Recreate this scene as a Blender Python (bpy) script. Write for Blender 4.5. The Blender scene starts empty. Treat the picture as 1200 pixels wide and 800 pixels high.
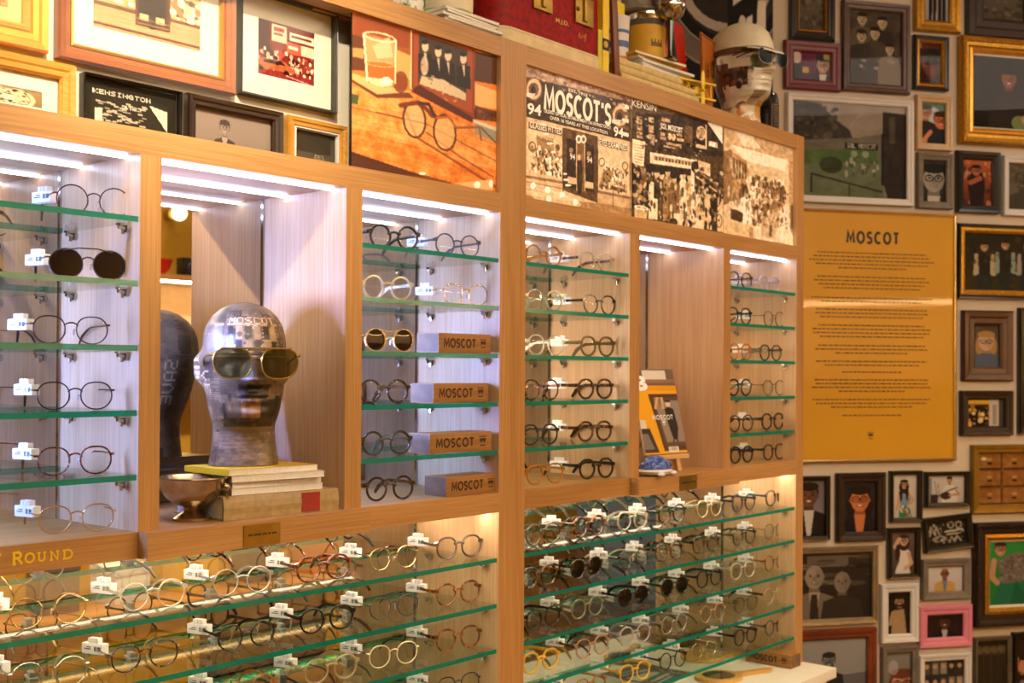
import bpy, bmesh, math, random
import numpy as np
from mathutils import Vector, Matrix
random.seed(7)
RNG = np.random.RandomState(5)
sc = bpy.context.scene
COL = sc.collection
EYE, D, F = 1.65, 1.727, 1377.96          # eye height, eye to cabinet front (m), focal length (px of 1200)
YAW, TILT, ROLL, SY = .7167, .0076, .0052, 27.6678
pi = math.pi
# ---------------------------------------------------------------- camera frame
_fw = np.array([math.cos(YAW)*math.cos(TILT), math.sin(YAW)*math.cos(TILT), math.sin(TILT)])
_rt = np.array([math.sin(YAW), -math.cos(YAW), 0.0])
_up = np.cross(_rt, _fw)
_c, _s = math.cos(ROLL), math.sin(ROLL)
_rt, _up = _rt*_c+_up*_s, _up*_c-_rt*_s
CAM = np.array([0, -D, EYE])
def ray(x, y): return _fw + _rt*(x-600)/F + _up*(400+SY-y)/F
def at_y(x, y, Y):
    d = ray(x, y); return CAM + d*((Y-CAM[1])/d[1])
def at_z(x, y, Z):
    d = ray(x, y); return CAM + d*((Z-CAM[2])/d[2])
WO = np.array([4.315, .171, 0.0]); WE = np.array([.8182, -.5750, 0.0]); WN = np.array([-.5750, -.8182, 0.0])
def at_wall(x, y, off=0.0):
    d = ray(x, y); o = WO + WN*off
    return CAM + d*(((o-CAM)@WN)/(d@WN))
# ---------------------------------------------------------------- materials
def lin(c):
    if isinstance(c, str): c = tuple(int(c[i:i+2], 16)/255 for i in (0, 2, 4))
    return tuple(v/12.92 if v <= .04045 else ((v+.055)/1.055)**2.4 for v in c)
_M = {}
def _new(name):
    m = bpy.data.materials.new(name); m.use_nodes = True
    return m, m.node_tree.nodes, m.node_tree.links, m.node_tree.nodes['Principled BSDF']
def pm(name, col, rough=.5, metal=0, var=.12, scale=30, bump=0, coat=0, emit=0, alpha=1):
    """plain procedural surface: a colour broken up by noise"""
    if name in _M: return _M[name]
    m, n, l, b = _new(name)
    c = lin(col)
    tc = n.new('ShaderNodeTexCoord'); nz = n.new('ShaderNodeTexNoise')
    nz.inputs['Scale'].default_value = scale; nz.inputs['Detail'].default_value = 3
    l.new(tc.outputs['Object'], nz.inputs['Vector'])
    r = n.new('ShaderNodeValToRGB')
    r.color_ramp.elements[0].color = (*[v*(1-var) for v in c], 1); r.color_ramp.elements[0].position = .3
    r.color_ramp.elements[1].color = (*[min(1, v*(1+var)) for v in c], 1); r.color_ramp.elements[1].position = .7
    l.new(nz.outputs['Fac'], r.inputs['Fac']); l.new(r.outputs['Color'], b.inputs['Base Color'])
    b.inputs['Roughness'].default_value = rough; b.inputs['Metallic'].default_value = metal
    if coat: b.inputs['Coat Weight'].default_value = coat; b.inputs['Coat Roughness'].default_value = .05
    if bump:
        bp = n.new('ShaderNodeBump'); bp.inputs['Strength'].default_value = bump; bp.inputs['Distance'].default_value = .002
        l.new(nz.outputs['Fac'], bp.inputs['Height']); l.new(bp.outputs['Normal'], b.inputs['Normal'])
    if emit:
        l.new(r.outputs['Color'], b.inputs['Emission Color']); b.inputs['Emission Strength'].default_value = emit
    _M[name] = m; return m
def wood(name, light, dark, axis='z', rough=.42, fine=90, coarse=14, coat=.15):
    if name in _M: return _M[name]
    m, n, l, b = _new(name)
    tc = n.new('ShaderNodeTexCoord')
    def stretched(k, along, det):
        mp = n.new('ShaderNodeMapping')
        mp.inputs['Scale'].default_value = [along if a == axis else k for a in 'xyz']
        nz = n.new('ShaderNodeTexNoise'); nz.inputs['Scale'].default_value = 1; nz.inputs['Detail'].default_value = det
        nz.inputs['Distortion'].default_value = .6
        l.new(tc.outputs['Object'], mp.inputs['Vector']); l.new(mp.outputs['Vector'], nz.inputs['Vector']); return nz
    a = stretched(fine*3, 5, 4); c = stretched(coarse, 1.2, 2)
    mx = n.new('ShaderNodeMix'); mx.inputs['Factor'].default_value = .45
    l.new(a.outputs['Fac'], mx.inputs[2]); l.new(c.outputs['Fac'], mx.inputs[3])
    r = n.new('ShaderNodeValToRGB')
    r.color_ramp.elements[0].position = .36; r.color_ramp.elements[0].color = (*lin(dark), 1)
    r.color_ramp.elements[1].position = .62; r.color_ramp.elements[1].color = (*lin(light), 1)
    l.new(mx.outputs[0], r.inputs['Fac']); l.new(r.outputs['Color'], b.inputs['Base Color'])
    bp = n.new('ShaderNodeBump'); bp.inputs['Strength'].default_value = .12; bp.inputs['Distance'].default_value = .001
    l.new(a.outputs['Fac'], bp.inputs['Height']); l.new(bp.outputs['Normal'], b.inputs['Normal'])
    b.inputs['Roughness'].default_value = rough; b.inputs['Coat Weight'].default_value = coat; b.inputs['Coat Roughness'].default_value = .25
    _M[name] = m; return m
def mottled(name, dark, light, scale=140, thr=.52, rough=.18):
    """tortoiseshell acetate"""
    if name in _M: return _M[name]
    m, n, l, b = _new(name)
    tc = n.new('ShaderNodeTexCoord'); nz = n.new('ShaderNodeTexNoise'); nz.inputs['Scale'].default_value = scale; nz.inputs['Detail'].default_value = 2
    l.new(tc.outputs['Object'], nz.inputs['Vector'])
    r = n.new('ShaderNodeValToRGB'); r.color_ramp.elements[0].position = thr-.05; r.color_ramp.elements[1].position = thr+.08
    r.color_ramp.elements[0].color = (*lin(dark), 1); r.color_ramp.elements[1].color = (*lin(light), 1)
    l.new(nz.outputs['Fac'], r.inputs['Fac']); l.new(r.outputs['Color'], b.inputs['Base Color'])
    b.inputs['Roughness'].default_value = rough; b.inputs['Coat Weight'].default_value = .6; b.inputs['Coat Roughness'].default_value = .06
    _M[name] = m; return m
def seethrough(name, tint, refl=1.0, rough=.02, ior=1.45, body=None, body_mix=0.0, glow=0.0):
    """thin clear sheet: transparent by fresnel with gloss, optional part-diffuse body"""
    if name in _M: return _M[name]
    m, n, l, b = _new(name)
    out = n['Material Output']; n.remove(b)
    t = n.new('ShaderNodeBsdfTransparent'); t.inputs['Color'].default_value = (*lin(tint), 1)
    g = n.new('ShaderNodeBsdfGlossy'); g.inputs['Roughness'].default_value = rough
    fr = n.new('ShaderNodeFresnel'); fr.inputs['IOR'].default_value = ior
    mu = n.new('ShaderNodeMath'); mu.operation = 'MULTIPLY'; mu.inputs[1].default_value = refl
    ge = n.new('ShaderNodeNewGeometry'); fo = n.new('ShaderNodeMath'); fo.operation = 'SUBTRACT'; fo.inputs[0].default_value = 1
    l.new(ge.outputs['Backfacing'], fo.inputs[1]); m2 = n.new('ShaderNodeMath'); m2.operation = 'MULTIPLY'
    l.new(fr.outputs[0], m2.inputs[0]); l.new(fo.outputs[0], m2.inputs[1]); l.new(m2.outputs[0], mu.inputs[0])   # reflect on the outer side only
    base = t
    if body:
        df = n.new('ShaderNodeBsdfPrincipled'); df.inputs['Roughness'].default_value = .3; df.inputs['Specular IOR Level'].default_value = .1
        nz = n.new('ShaderNodeTexNoise'); nz.inputs['Scale'].default_value = 60
        rr = n.new('ShaderNodeValToRGB'); c = lin(body)
        rr.color_ramp.elements[0].color = (*[v*.7 for v in c], 1); rr.color_ramp.elements[1].color = (*[min(1, v*1.25) for v in c], 1)
        l.new(nz.outputs['Fac'], rr.inputs['Fac']); l.new(rr.outputs['Color'], df.inputs['Base Color'])
        if glow: l.new(rr.outputs['Color'], df.inputs['Emission Color']); df.inputs['Emission Strength'].default_value = glow
        mb = n.new('ShaderNodeMixShader'); mb.inputs[0].default_value = body_mix
        l.new(t.outputs[0], mb.inputs[1]); l.new(df.outputs[0], mb.inputs[2]); base = mb
    mx = n.new('ShaderNodeMixShader')
    l.new(mu.outputs[0], mx.inputs[0]); l.new(base.outputs[0], mx.inputs[1]); l.new(g.outputs[0], mx.inputs[2])
    l.new(mx.outputs[0], out.inputs['Surface'])
    _M[name] = m; return m
def emission(name, col, k):
    if name in _M: return _M[name]
    m, n, l, b = _new(name); out = n['Material Output']; n.remove(b)
    e = n.new('ShaderNodeEmission'); e.inputs['Color'].default_value = (*lin(col), 1); e.inputs['Strength'].default_value = k
    l.new(e.outputs[0], out.inputs['Surface']); _M[name] = m; return m
def painted(name, rough=.4, emit=0.0, coat=0.0):
    """colour taken from the mesh's own painted colour attribute"""
    if name in _M: return _M[name]
    m, n, l, b = _new(name)
    a = n.new('ShaderNodeAttribute'); a.attribute_name = 'Col'
    l.new(a.outputs['Color'], b.inputs['Base Color']); b.inputs['Roughness'].default_value = rough
    if emit: l.new(a.outputs['Color'], b.inputs['Emission Color']); b.inputs['Emission Strength'].default_value = emit
    if coat: b.inputs['Coat Weight'].default_value = coat; b.inputs['Coat Roughness'].default_value = .08
    _M[name] = m; return m
# ---------------------------------------------------------------- mesh building
class MB:
    def __init__(s): s.v = []; s.f = []; s.m = []
    def add(s, vs, fs, mi=0, T=None):
        o = len(s.v)
        for p in vs:
            p = Vector(p)
            if T is not None: p = T @ p
            s.v.append(tuple(p))
        for q in fs:
            s.f.append([o+i for i in q]); s.m.append(mi if isinstance(mi, int) else mi[len(s.m) % len(mi)])
        return s
    def box(s, a, b, mi=0, T=None, face_m=None):
        x0, y0, z0 = a; x1, y1, z1 = b
        vs = [(x0,y0,z0),(x1,y0,z0),(x1,y1,z0),(x0,y1,z0),(x0,y0,z1),(x1,y0,z1),(x1,y1,z1),(x0,y1,z1)]
        fs = [(0,3,2,1),(4,5,6,7),(0,1,5,4),(1,2,6,5),(2,3,7,6),(3,0,4,7)]  # bottom top front right back left
        o = len(s.m); s.add(vs, fs, mi, T)
        if face_m:
            for i, k in face_m.items(): s.m[o+i] = k
        return s
    def prism(s, pts, y0, y1, mi=0, T=None):
        n = len(pts); vs = [(p[0], y0, p[1]) for p in pts]+[(p[0], y1, p[1]) for p in pts]
        fs = [tuple(range(n)), tuple(range(2*n-1, n-1, -1))]+[(i, i+n, (i+1) % n+n, (i+1) % n) for i in range(n)]
        return s.add(vs, fs, mi, T)
    def tube(s, path, r, n=8, closed=False, prof=None, mi=0, T=None, up=(0,0,1), cap=True):
        """sweep a circle (radius r, or list) or an explicit profile [(a,b)] along a path"""
        P = [Vector(p) for p in path]; N = len(P); U = Vector(up); rows = []
        for i, p in enumerate(P):
            if closed: t = P[(i+1) % N]-P[i-1]
            else: t = P[min(i+1, N-1)]-P[max(i-1, 0)]
            t.normalize()
            a = U.cross(t)
            if a.length < 1e-5: a = Vector((1,0,0)).cross(t)
            a.normalize(); b = t.cross(a)
            k = r[i] if isinstance(r, (list, tuple)) else r
            pr = [(x*k, y*k) for x, y in prof] if prof else [(k*math.cos(2*pi*j/n), k*math.sin(2*pi*j/n)) for j in range(n)]
            rows.append([p+a*x+b*y for x, y in pr])
        n = len(rows[0]); vs = [q for r_ in rows for q in r_]; fs = []
        for i in range(N if closed else N-1):
            for j in range(n):
                fs.append((i*n+j, i*n+(j+1) % n, ((i+1) % N)*n+(j+1) % n, ((i+1) % N)*n+j))
        if not closed and cap: fs += [tuple(range(n-1, -1, -1)), tuple((N-1)*n+j for j in range(n))]
        return s.add(vs, fs, mi, T)
    def lathe(s, prof, n=32, c=(0,0,0), mi=0, T=None):
        vs = []; fs = []
        for r, z in prof:
            for j in range(n): vs.append((c[0]+r*math.cos(2*pi*j/n), c[1]+r*math.sin(2*pi*j/n), c[2]+z))
        for i in range(len(prof)-1):
            for j in range(n): fs.append((i*n+j, i*n+(j+1) % n, (i+1)*n+(j+1) % n, (i+1)*n+j))
        fs += [tuple(range(n-1, -1, -1)), tuple((len(prof)-1)*n+j for j in range(n))]
        return s.add(vs, fs, mi, T)
    def ball(s, c, r, n=16, m=10, mi=0, T=None):
        r = r if isinstance(r, (tuple, list)) else (r, r, r)
        vs = []; fs = []
        for i in range(m+1):
            a = pi*i/m
            for j in range(n):
                b = 2*pi*j/n; vs.append((c[0]+r[0]*math.sin(a)*math.cos(b), c[1]+r[1]*math.sin(a)*math.sin(b), c[2]-r[2]*math.cos(a)))
        for i in range(m):
            for j in range(n): fs.append((i*n+j, i*n+(j+1) % n, (i+1)*n+(j+1) % n, (i+1)*n+j))
        return s.add(vs, fs, mi, T)
    def mesh(s, name, mats, smooth=False, bevel=0, angle=35):
        me = bpy.data.meshes.new(name); me.from_pydata(s.v, [], s.f)
        for m in mats: me.materials.append(m)
        if len(mats) > 1: me.polygons.foreach_set('material_index', s.m)
        if bevel or smooth:
            bm = bmesh.new(); bm.from_mesh(me)
            if smooth: bmesh.ops.remove_doubles(bm, verts=bm.verts, dist=1e-6)
            if bevel:
                es = [e for e in bm.edges if len(e.link_faces) == 2 and e.calc_face_angle(0) > .5]
                bmesh.ops.bevel(bm, geom=es, offset=bevel, segments=2, affect='EDGES', profile=.7)
            bmesh.ops.recalc_face_normals(bm, faces=bm.faces)
            bm.to_mesh(me); bm.free()
        if smooth or bevel:
            me.polygons.foreach_set('use_smooth', [True]*len(me.polygons)); me.set_sharp_from_angle(angle=math.radians(angle))
        me.update(); return me
    def build(s, name, mats, parent=None, world=False, **kw):
        if not isinstance(mats, (list, tuple)): mats = [mats]
        if world and parent is not None:
            w = parent.location.copy(); q = parent.parent
            while q: w += q.location; q = q.parent
            s.v = [(a-w.x, b-w.y, c-w.z) for a, b, c in s.v]
        return link(name, s.mesh(name, mats, **kw), parent)
def link(name, me, parent=None, loc=None, rot=None):
    o = bpy.data.objects.new(name, me); COL.objects.link(o)
    if parent is not None: o.parent = parent
    if loc is not None: o.location = loc
    if rot is not None: o.rotation_euler = rot
    return o
def tag(o, label=None, cat=None, group=None, kind=None):
    for k, v in (('label', label), ('category', cat), ('group', group), ('kind', kind)):
        if v: o[k] = v
    return o
def thing(name, label, cat, loc=(0,0,0), rz=0, group=None):
    o = bpy.data.objects.new(name, None); COL.objects.link(o); o.empty_display_size = .05
    o.location = loc; o.rotation_euler = (0, 0, rz)
    return tag(o, label, cat, group)
def basis(o, e, u):
    """matrix taking local x->e, y->normal into the wall, z->u at origin o"""
    e = Vector(e).normalized(); u = Vector(u).normalized(); n = u.cross(e)
    return Matrix(((e.x, n.x, u.x, o[0]), (e.y, n.y, u.y, o[1]), (e.z, n.z, u.z, o[2]), (0, 0, 0, 1)))
def lettering(name, s, x0, z0, x1, z1, mat, parent=None, T=None, bold=.0, y=-.0006, depth=.0002, serif=False, world=False, space=1.0):
    """raised lettering filling the local x/z rectangle, reading from -y"""
    cu = bpy.data.curves.new('txt', 'FONT'); cu.body = s; cu.size = 1; cu.offset = bold; cu.extrude = 0; cu.space_character = space
    cu.resolution_u = 3
    ob = bpy.data.objects.new('txt', cu); COL.objects.link(ob)
    bpy.context.view_layer.update()
    me = bpy.data.meshes.new_from_object(ob.evaluated_get(bpy.context.evaluated_depsgraph_get()))
    bpy.data.objects.remove(ob); bpy.data.curves.remove(cu)
    n = len(me.vertices); co = np.empty(n*3, 'f'); me.vertices.foreach_get('co', co); co = co.reshape(-1, 3)
    lo, hi = co.min(0), co.max(0)
    mb = MB()
    vs = [((p[0]-lo[0])/(hi[0]-lo[0])*(x1-x0)+x0, y, (p[1]-lo[1])/(hi[1]-lo[1])*(z1-z0)+z0) for p in co]
    mb.add(vs, [tuple(p.vertices) for p in me.polygons], 0, T)
    bpy.data.meshes.remove(me)
    return mb.build(name, mat, parent, world=world)
def _arc(cx, cy, rx, ry, a0, a1, n=18): return [(cx+rx*math.cos(math.radians(a0+(a1-a0)*i/n)), cy+ry*math.sin(math.radians(a0+(a1-a0)*i/n))) for i in range(n+1)]
GLYPH = {   # stroke skeletons in a unit box: (advance, [polylines])
 'M': (1.0, [[(.04, 0), (.13, 1), (.5, .22), (.87, 1), (.96, 0)]]), 'O': (.95, [_arc(.5, .5, .46, .47, 0, 360, 30)]), 'T': (.72, [[(0, .96), (1, .96)], [(.5, .96), (.5, 0)]]),
 'S': (.66, [_arc(.52, .735, .40, .235, 25, 270, 16)+_arc(.48, .265, .42, .245, 90, -150, 16)[1:]]), 'C': (.82, [_arc(.56, .5, .50, .47, 50, 310, 24)]), "'": (.22, [[(.6, 1), (.4, .74)]]),
 'R': (.95, [[(.18, 0), (.18, 1)], [(.18, .97), (.55, .97)]+_arc(.55, .735, .28, .235, 90, -90, 12)+[(.18, .50)], [(.5, .5), (.92, .03)], [(.02, .03), (.36, .03)], [(.02, .97), (.2, .97)], [(.82, .03), (1.02, .03)]]),
 'U': (.95, [[(.2, .97), (.2, .35)]+_arc(.5, .33, .30, .30, 180, 360, 14)+[(.8, .97)], [(.04, .97), (.38, .97)], [(.66, .97), (.96, .97)]]),
 'N': (1.0, [[(.17, 0), (.17, .97), (.83, .03), (.83, 1)], [(.0, .03), (.32, .03)], [(.02, .97), (.2, .97)], [(.68, .97), (.98, .97)]]),
 'D': (.95, [[(.18, 0), (.18, 1)], [(.02, .97), (.5, .97)]+_arc(.5, .5, .42, .47, 90, -90, 16)+[(.02, .03)]]),
 'Y': (.9, [[(.12, .97), (.5, .45), (.88, .97)], [(.5, .48), (.5, 0)], [(.3, .03), (.7, .03)], [(0, .97), (.28, .97)], [(.72, .97), (1, .97)]]),
}
def ribbons(name, st, x0, z0, x1, z1, mat, parent=None, T=None, weight=.16, y=-.0005, world=False, gap=.2):
    """bold geometric lettering drawn as flat mitred strokes, height z1-z0"""
    tot = sum(GLYPH[c][0] for c in st)+gap*(len(st)-1); h = z1-z0; sx = (x1-x0)/tot; u = x0; m = MB(); wz = weight*h; k_ = 0
    for c in st:
        adv, lines = GLYPH[c]
        for L in lines:
            P = [Vector((u+p[0]*adv*sx, z0+wz*.5*0+p[1]*h)) for p in L]; n = len(P); A = []
            closed = (P[0]-P[-1]).length < 1e-6
            for i in range(n):
                a = P[i]-P[i-1] if i else (P[0]-P[-2] if closed else P[1]-P[0]); b = P[i+1]-P[i] if i < n-1 else (P[1]-P[0] if closed else P[-1]-P[-2])
                a = a.normalized(); b = b.normalized(); t = a+b
                t = t.normalized() if t.length > .2 else a
                nn = Vector((-t.y, t.x)); q = wz*.5/max(.45, abs(nn.dot(Vector((-a.y, a.x))))); A += [P[i]+nn*q, P[i]-nn*q]
            yy = y-.00002*(k_ % 5); k_ += 1
            m.add([(p.x, yy, p.y) for p in A], [(2*i, 2*i+1, 2*i+3, 2*i+2) for i in range(n-1)], 0, T)
        u += (adv+gap)*sx
    return m.build(name, mat, parent, world=world)
# ---------------------------------------------------------------- painting on meshes
FONT = dict(zip("ABCDEFGHIJKLMNOPQRSTUVWXYZ0123456789", """7E1111117E 7F49494936 3E41414122 7F4141221C 7F49494941 7F09090901 3E4149497A 7F0808087F 00417F4100 2040413F01 7F08142241 7F40404040 7F020C027F 7F0408107F 3E4141413E 7F09090906 3E4151215E 7F09192946 4649494931 01017F0101 3F4040403F 1F2040201F 3F4038403F 6314081463 0708700807 6151494543 3E5149453E 00427F4000 4261514946 2141454B31 1814127F10 2745454539 3C4A494930 0171090503 3649494936 064949291E""".split()))
class Cv:
    """small raster painter; coordinates run 0..1 across (u) and down (v), or through xf"""
    def __init__(s, w, h, bg, xf=None):
        s.w, s.h = int(w), int(h); s.a = np.empty((s.h, s.w, 3)); s.a[:] = s.c(bg); s.xf = xf
        s.U, s.V = np.meshgrid((np.arange(s.w)+.5)/s.w, (np.arange(s.h)+.5)/s.h)
        s.asp = s.w/s.h
    def c(s, col): return np.array([int(col[i:i+2], 16)/255 for i in (0, 2, 4)]) if isinstance(col, str) else np.array(col)
    def t(s, p): return s.xf(*p) if s.xf else p
    def put(s, m, col, al=1.0): s.a[m] = s.a[m]*(1-al)+s.c(col)*al; return s
    def poly(s, pts, col, al=1.0):
        P = [s.t(p) for p in pts]; ins = np.zeros(s.U.shape, bool); n = len(P)
        for i in range(n):
            x0, y0 = P[i]; x1, y1 = P[(i+1) % n]
            if y0 == y1: continue
            k = ((y0 > s.V) != (y1 > s.V)) & (s.U < (x1-x0)*(s.V-y0)/(y1-y0)+x0); ins ^= k
        return s.put(ins, col, al)
    def rect(s, u0, v0, u1, v1, col, al=1.0): return s.poly([(u0,v0),(u1,v0),(u1,v1),(u0,v1)], col, al)
    def ell(s, u, v, ru, rv, col, al=1.0, rot=0):
        if s.xf or rot:
            return s.poly([(u+ru*math.cos(a)*math.cos(rot)-rv*math.sin(a)*math.sin(rot), v+ru*math.cos(a)*math.sin(rot)+rv*math.sin(a)*math.cos(rot)) for a in np.linspace(0, 2*pi, 28)[:-1]], col, al)
        return s.put(((s.U-u)/ru)**2+((s.V-v)/rv)**2 < 1, col, al)
    def ring(s, u, v, ru, rv, w, col, al=1.0, rot=0):
        P = [(u+ru*math.cos(a)*math.cos(rot)-rv*math.sin(a)*math.sin(rot), v+ru*math.cos(a)*math.sin(rot)+rv*math.sin(a)*math.cos(rot)) for a in np.linspace(0, 2*pi, 26)]
        return s.line(P, w, col, al)
    def line(s, pts, w, col, al=1.0):
        P = [s.t(p) for p in pts]; m = np.zeros(s.U.shape, bool)
        ww = w
        for (x0, y0), (x1, y1) in zip(P[:-1], P[1:]):
            dx, dy = (x1-x0)*s.asp, y1-y0; L = dx*dx+dy*dy+1e-12
            t = np.clip(((s.U-x0)*s.asp*dx+(s.V-y0)*dy)/L, 0, 1)
            m |= (((s.U-x0)*s.asp-t*dx)**2+((s.V-y0)-t*dy)**2) < (ww/2)**2
        return s.put(m, col, al)
    def grad(s, c0, c1, ax='v'):
        k = (s.V if ax == 'v' else s.U)[..., None]; s.a = s.c(c0)*(1-k)+s.c(c1)*k; return s
    def noise(s, amp, n=12, seed=0, region=None):
        r = np.random.RandomState(seed); tot = np.zeros((s.h, s.w))
        for k, g in ((n, 1.0), (n*3, .6), (n*8, .4)):
            gw, gh = max(2, int(k*s.asp)+2), k+2; q = r.rand(gh, gw)-.5
            x = s.U*(gw-1.001); y = s.V*(gh-1.001); i, j = x.astype(int), y.astype(int); fx, fy = x-i, y-j
            tot += g*((q[j,i]*(1-fx)+q[j,i+1]*fx)*(1-fy)+(q[j+1,i]*(1-fx)+q[j+1,i+1]*fx)*fy)
        d = tot[..., None]*amp
        if region is not None:
            u0, v0, u1, v1 = region; d = d*((s.U > u0) & (s.U < u1) & (s.V > v0) & (s.V < v1))[..., None]
        s.a = np.clip(s.a+d, 0, 1); return s
    def blur(s, k=1):
        for _ in range(k):
            p = np.pad(s.a, ((1,1),(1,1),(0,0)), 'edge'); s.a = (p[:-2,1:-1]+p[2:,1:-1]+p[1:-1,:-2]+p[1:-1,2:]+2*s.a)/6
        return s
    def spots(s, n, box, cols, ru, rv, seed=0, al=1.0):
        r = random.Random(seed); u0, v0, u1, v1 = box; xf, s.xf = s.xf, None     # always in 0..1 of the sheet
        for _ in range(n):
            k = .5+r.random(); s.ell(r.uniform(u0,u1), r.uniform(v0,v1), ru*k, rv*k*(.6+r.random()*.8), r.choice(cols), al)
        s.xf = xf; return s
    def text(s, st, u, v, wu, hv, col, skew=0.0, vert=False):
        """blocky letters in the box (u,v,wu,hv); skew = dv per u"""
        n = len(st)*6-1
        for k, ch in enumerate(st):
            g = FONT.get(ch)
            if not g: continue
            for i in range(5):
                b = int(g[2*i:2*i+2], 16)
                for j in range(7):
                    if b >> j & 1:
                        if vert: x0 = u+wu*(6-j)/7; x1 = x0+wu/7; y0 = v+hv*(k*6+i)/n; y1 = y0+hv/n
                        else: x0 = u+wu*(k*6+i)/n; x1 = x0+wu/n; y0 = v+hv*j/7+skew*(x0-u); y1 = y0+hv/7
                        s.rect(x0, y0, x1*1.0+1e-4, y1+1e-4, col)
        return s
    def tint(s, c0, c1):
        g = s.a.mean(2, keepdims=True); s.a = s.c(c0)*(1-g)+s.c(c1)*g; return s
def set_col(me, cols):
    a = me.color_attributes.new('Col', 'FLOAT_COLOR', 'POINT')
    c = np.clip(cols, 0, 1); c = np.where(c <= .04045, c/12.92, ((c+.055)/1.055)**2.4)
    a.data.foreach_set('color', np.concatenate([c, np.ones((len(c), 1))], 1).astype('f').ravel())
def picture(name, cv, T, W, H, mat, parent=None, y=0.0, world=False):
    """the painted sheet as a fine grid: local x 0..W, z 0..H, facing -y"""
    w, h = cv.w, cv.h
    xs = np.linspace(0, W, w); zs = np.linspace(H, 0, h)
    X, Z = np.meshgrid(xs, zs); P = np.stack([X, np.full_like(X, y), Z], -1).reshape(-1, 3)
    R = np.array(T); P = P@R[:3, :3].T+R[:3, 3]
    if world and parent is not None: P = P-np.array(parent.location)
    i = np.arange(h*w).reshape(h, w)
    Q = np.stack([i[:-1,:-1], i[1:,:-1], i[1:,1:], i[:-1,1:]], -1).reshape(-1, 4)
    me = bpy.data.meshes.new(name); me.vertices.add(len(P)); me.vertices.foreach_set('co', P.astype('f').ravel())
    me.loops.add(Q.size); me.loops.foreach_set('vertex_index', Q.astype('i').ravel())
    me.polygons.add(len(Q)); me.polygons.foreach_set('loop_start', np.arange(0, Q.size, 4, dtype='i'))
    me.update(calc_edges=True); me.materials.append(mat); set_col(me, cv.a.reshape(-1, 3))
    return link(name, me, parent)
# ---------------------------------------------------------------- shared materials
OAK_V = wood('oak_vertical', 'c19056', '9f7038', 'z')
OAK_H = wood('oak_horizontal', 'c19056', '9f7038', 'x')
PALE_V = wood('veneer_vertical', 'debb90', 'cb9d70', 'z', rough=.35, fine=60)
PALE_H = wood('veneer_horizontal', 'd9ab7e', 'c48f5e', 'x', rough=.35)
MIRROR = pm('silver_mirror', 'f2f2ee', rough=.0, metal=1, var=0)
CHROME = pm('chrome', 'd8dade', rough=.12, metal=1, var=.03)
BRASS = pm('aged_brass', 'a8873c', rough=.35, metal=.9, var=.15)
GOLD = pm('gold_metal', 'dcc290', rough=.2, metal=1, var=.05)
WHITE = pm('white_plastic', 'f0eff2', rough=.35, var=.03)
BLACK = pm('black_ink', '14110e', rough=.5, var=.1)
YELLOW = pm('yellow_paint', 'd9ae10', rough=.5, var=.05)
CREAM = pm('cream_paint', 'e9dcc0', rough=.6, var=.05)
LED = emission('led_white', 'd3dcff', 17)
LEDV = emission('hidden_led_cool', '86a0ff', 1100)
LEDN = emission('hidden_led_spot', '8ca4ff', 1800)
LEDR = emission('hidden_led_right', 'f2dccb', 330)
LEDQ = emission('hidden_led_end', 'ffd2a0', 150)
LEDW = emission('led_warm', 'ffe8c8', 44)
GLASS_TOP = seethrough('shelf_glass_face', 'f8fcfa', .65, ior=1.4)
GLASS_EDGE = seethrough('shelf_glass_edge', '0c9a7c', .9, rough=.12, ior=1.6, body='0b8068', body_mix=.6, glow=.22)  # glow put into the edge colour for light piped along the glass
GLASS_BACK = seethrough('shelf_glass_back_edge', '9ad8c4', .5, ior=1.45, body='2a9a80', body_mix=.25)
PANE = seethrough('picture_glass', 'fbfbf8', .45, ior=1.4)
def z(r): return r+EYE
# ---------------------------------------------------------------- room shell
def struct(name, mb, m, **k): return tag(mb.build(name, m, **k), kind='structure')
PLASTER = pm('warm_white_plaster', 'd3c5b2', rough=.85, var=.03, scale=6, bump=.05)
struct('floor', MB().box((-3, -3.4, -.05), (7.2, 1.0, 0)), wood('floor_boards', '6e4a2c', '49301c', 'x', rough=.4))
struct('ceiling', MB().box((-3, -3.4, 3.3), (7.2, 1.0, 3.35)), pm('ceiling_paint', 'e8dcc4', rough=.9, var=.02))
struct('wall_back', MB().box((-3, .75, 0), (3.6, .8, 3.3)), PLASTER)
a = WO-WE*1.2; b = WO+WE*3.4
w = MB(); i = WN*-.05
w.add([(a[0],a[1],0),(b[0],b[1],0),(b[0],b[1],3.3),(a[0],a[1],3.3),(a[0]+i[0],a[1]+i[1],0),(b[0]+i[0],b[1]+i[1],0),(b[0]+i[0],b[1]+i[1],3.3),(a[0]+i[0],a[1]+i[1],3.3)],
      [(0,1,2,3),(7,6,5,4),(0,4,5,1),(3,2,6,7),(1,5,6,2),(0,3,7,4)])
struct('wall_right', w, PLASTER)
struct('wall_opposite', MB().box((-3, -3.4, 0), (7.2, -3.35, 3.3)), pm('mustard_wall', 'b98a1a', rough=.7, var=.08))
struct('wall_left', MB().box((-3.05, -3.4, 0), (-3, .8, 3.3)), PLASTER)
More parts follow.
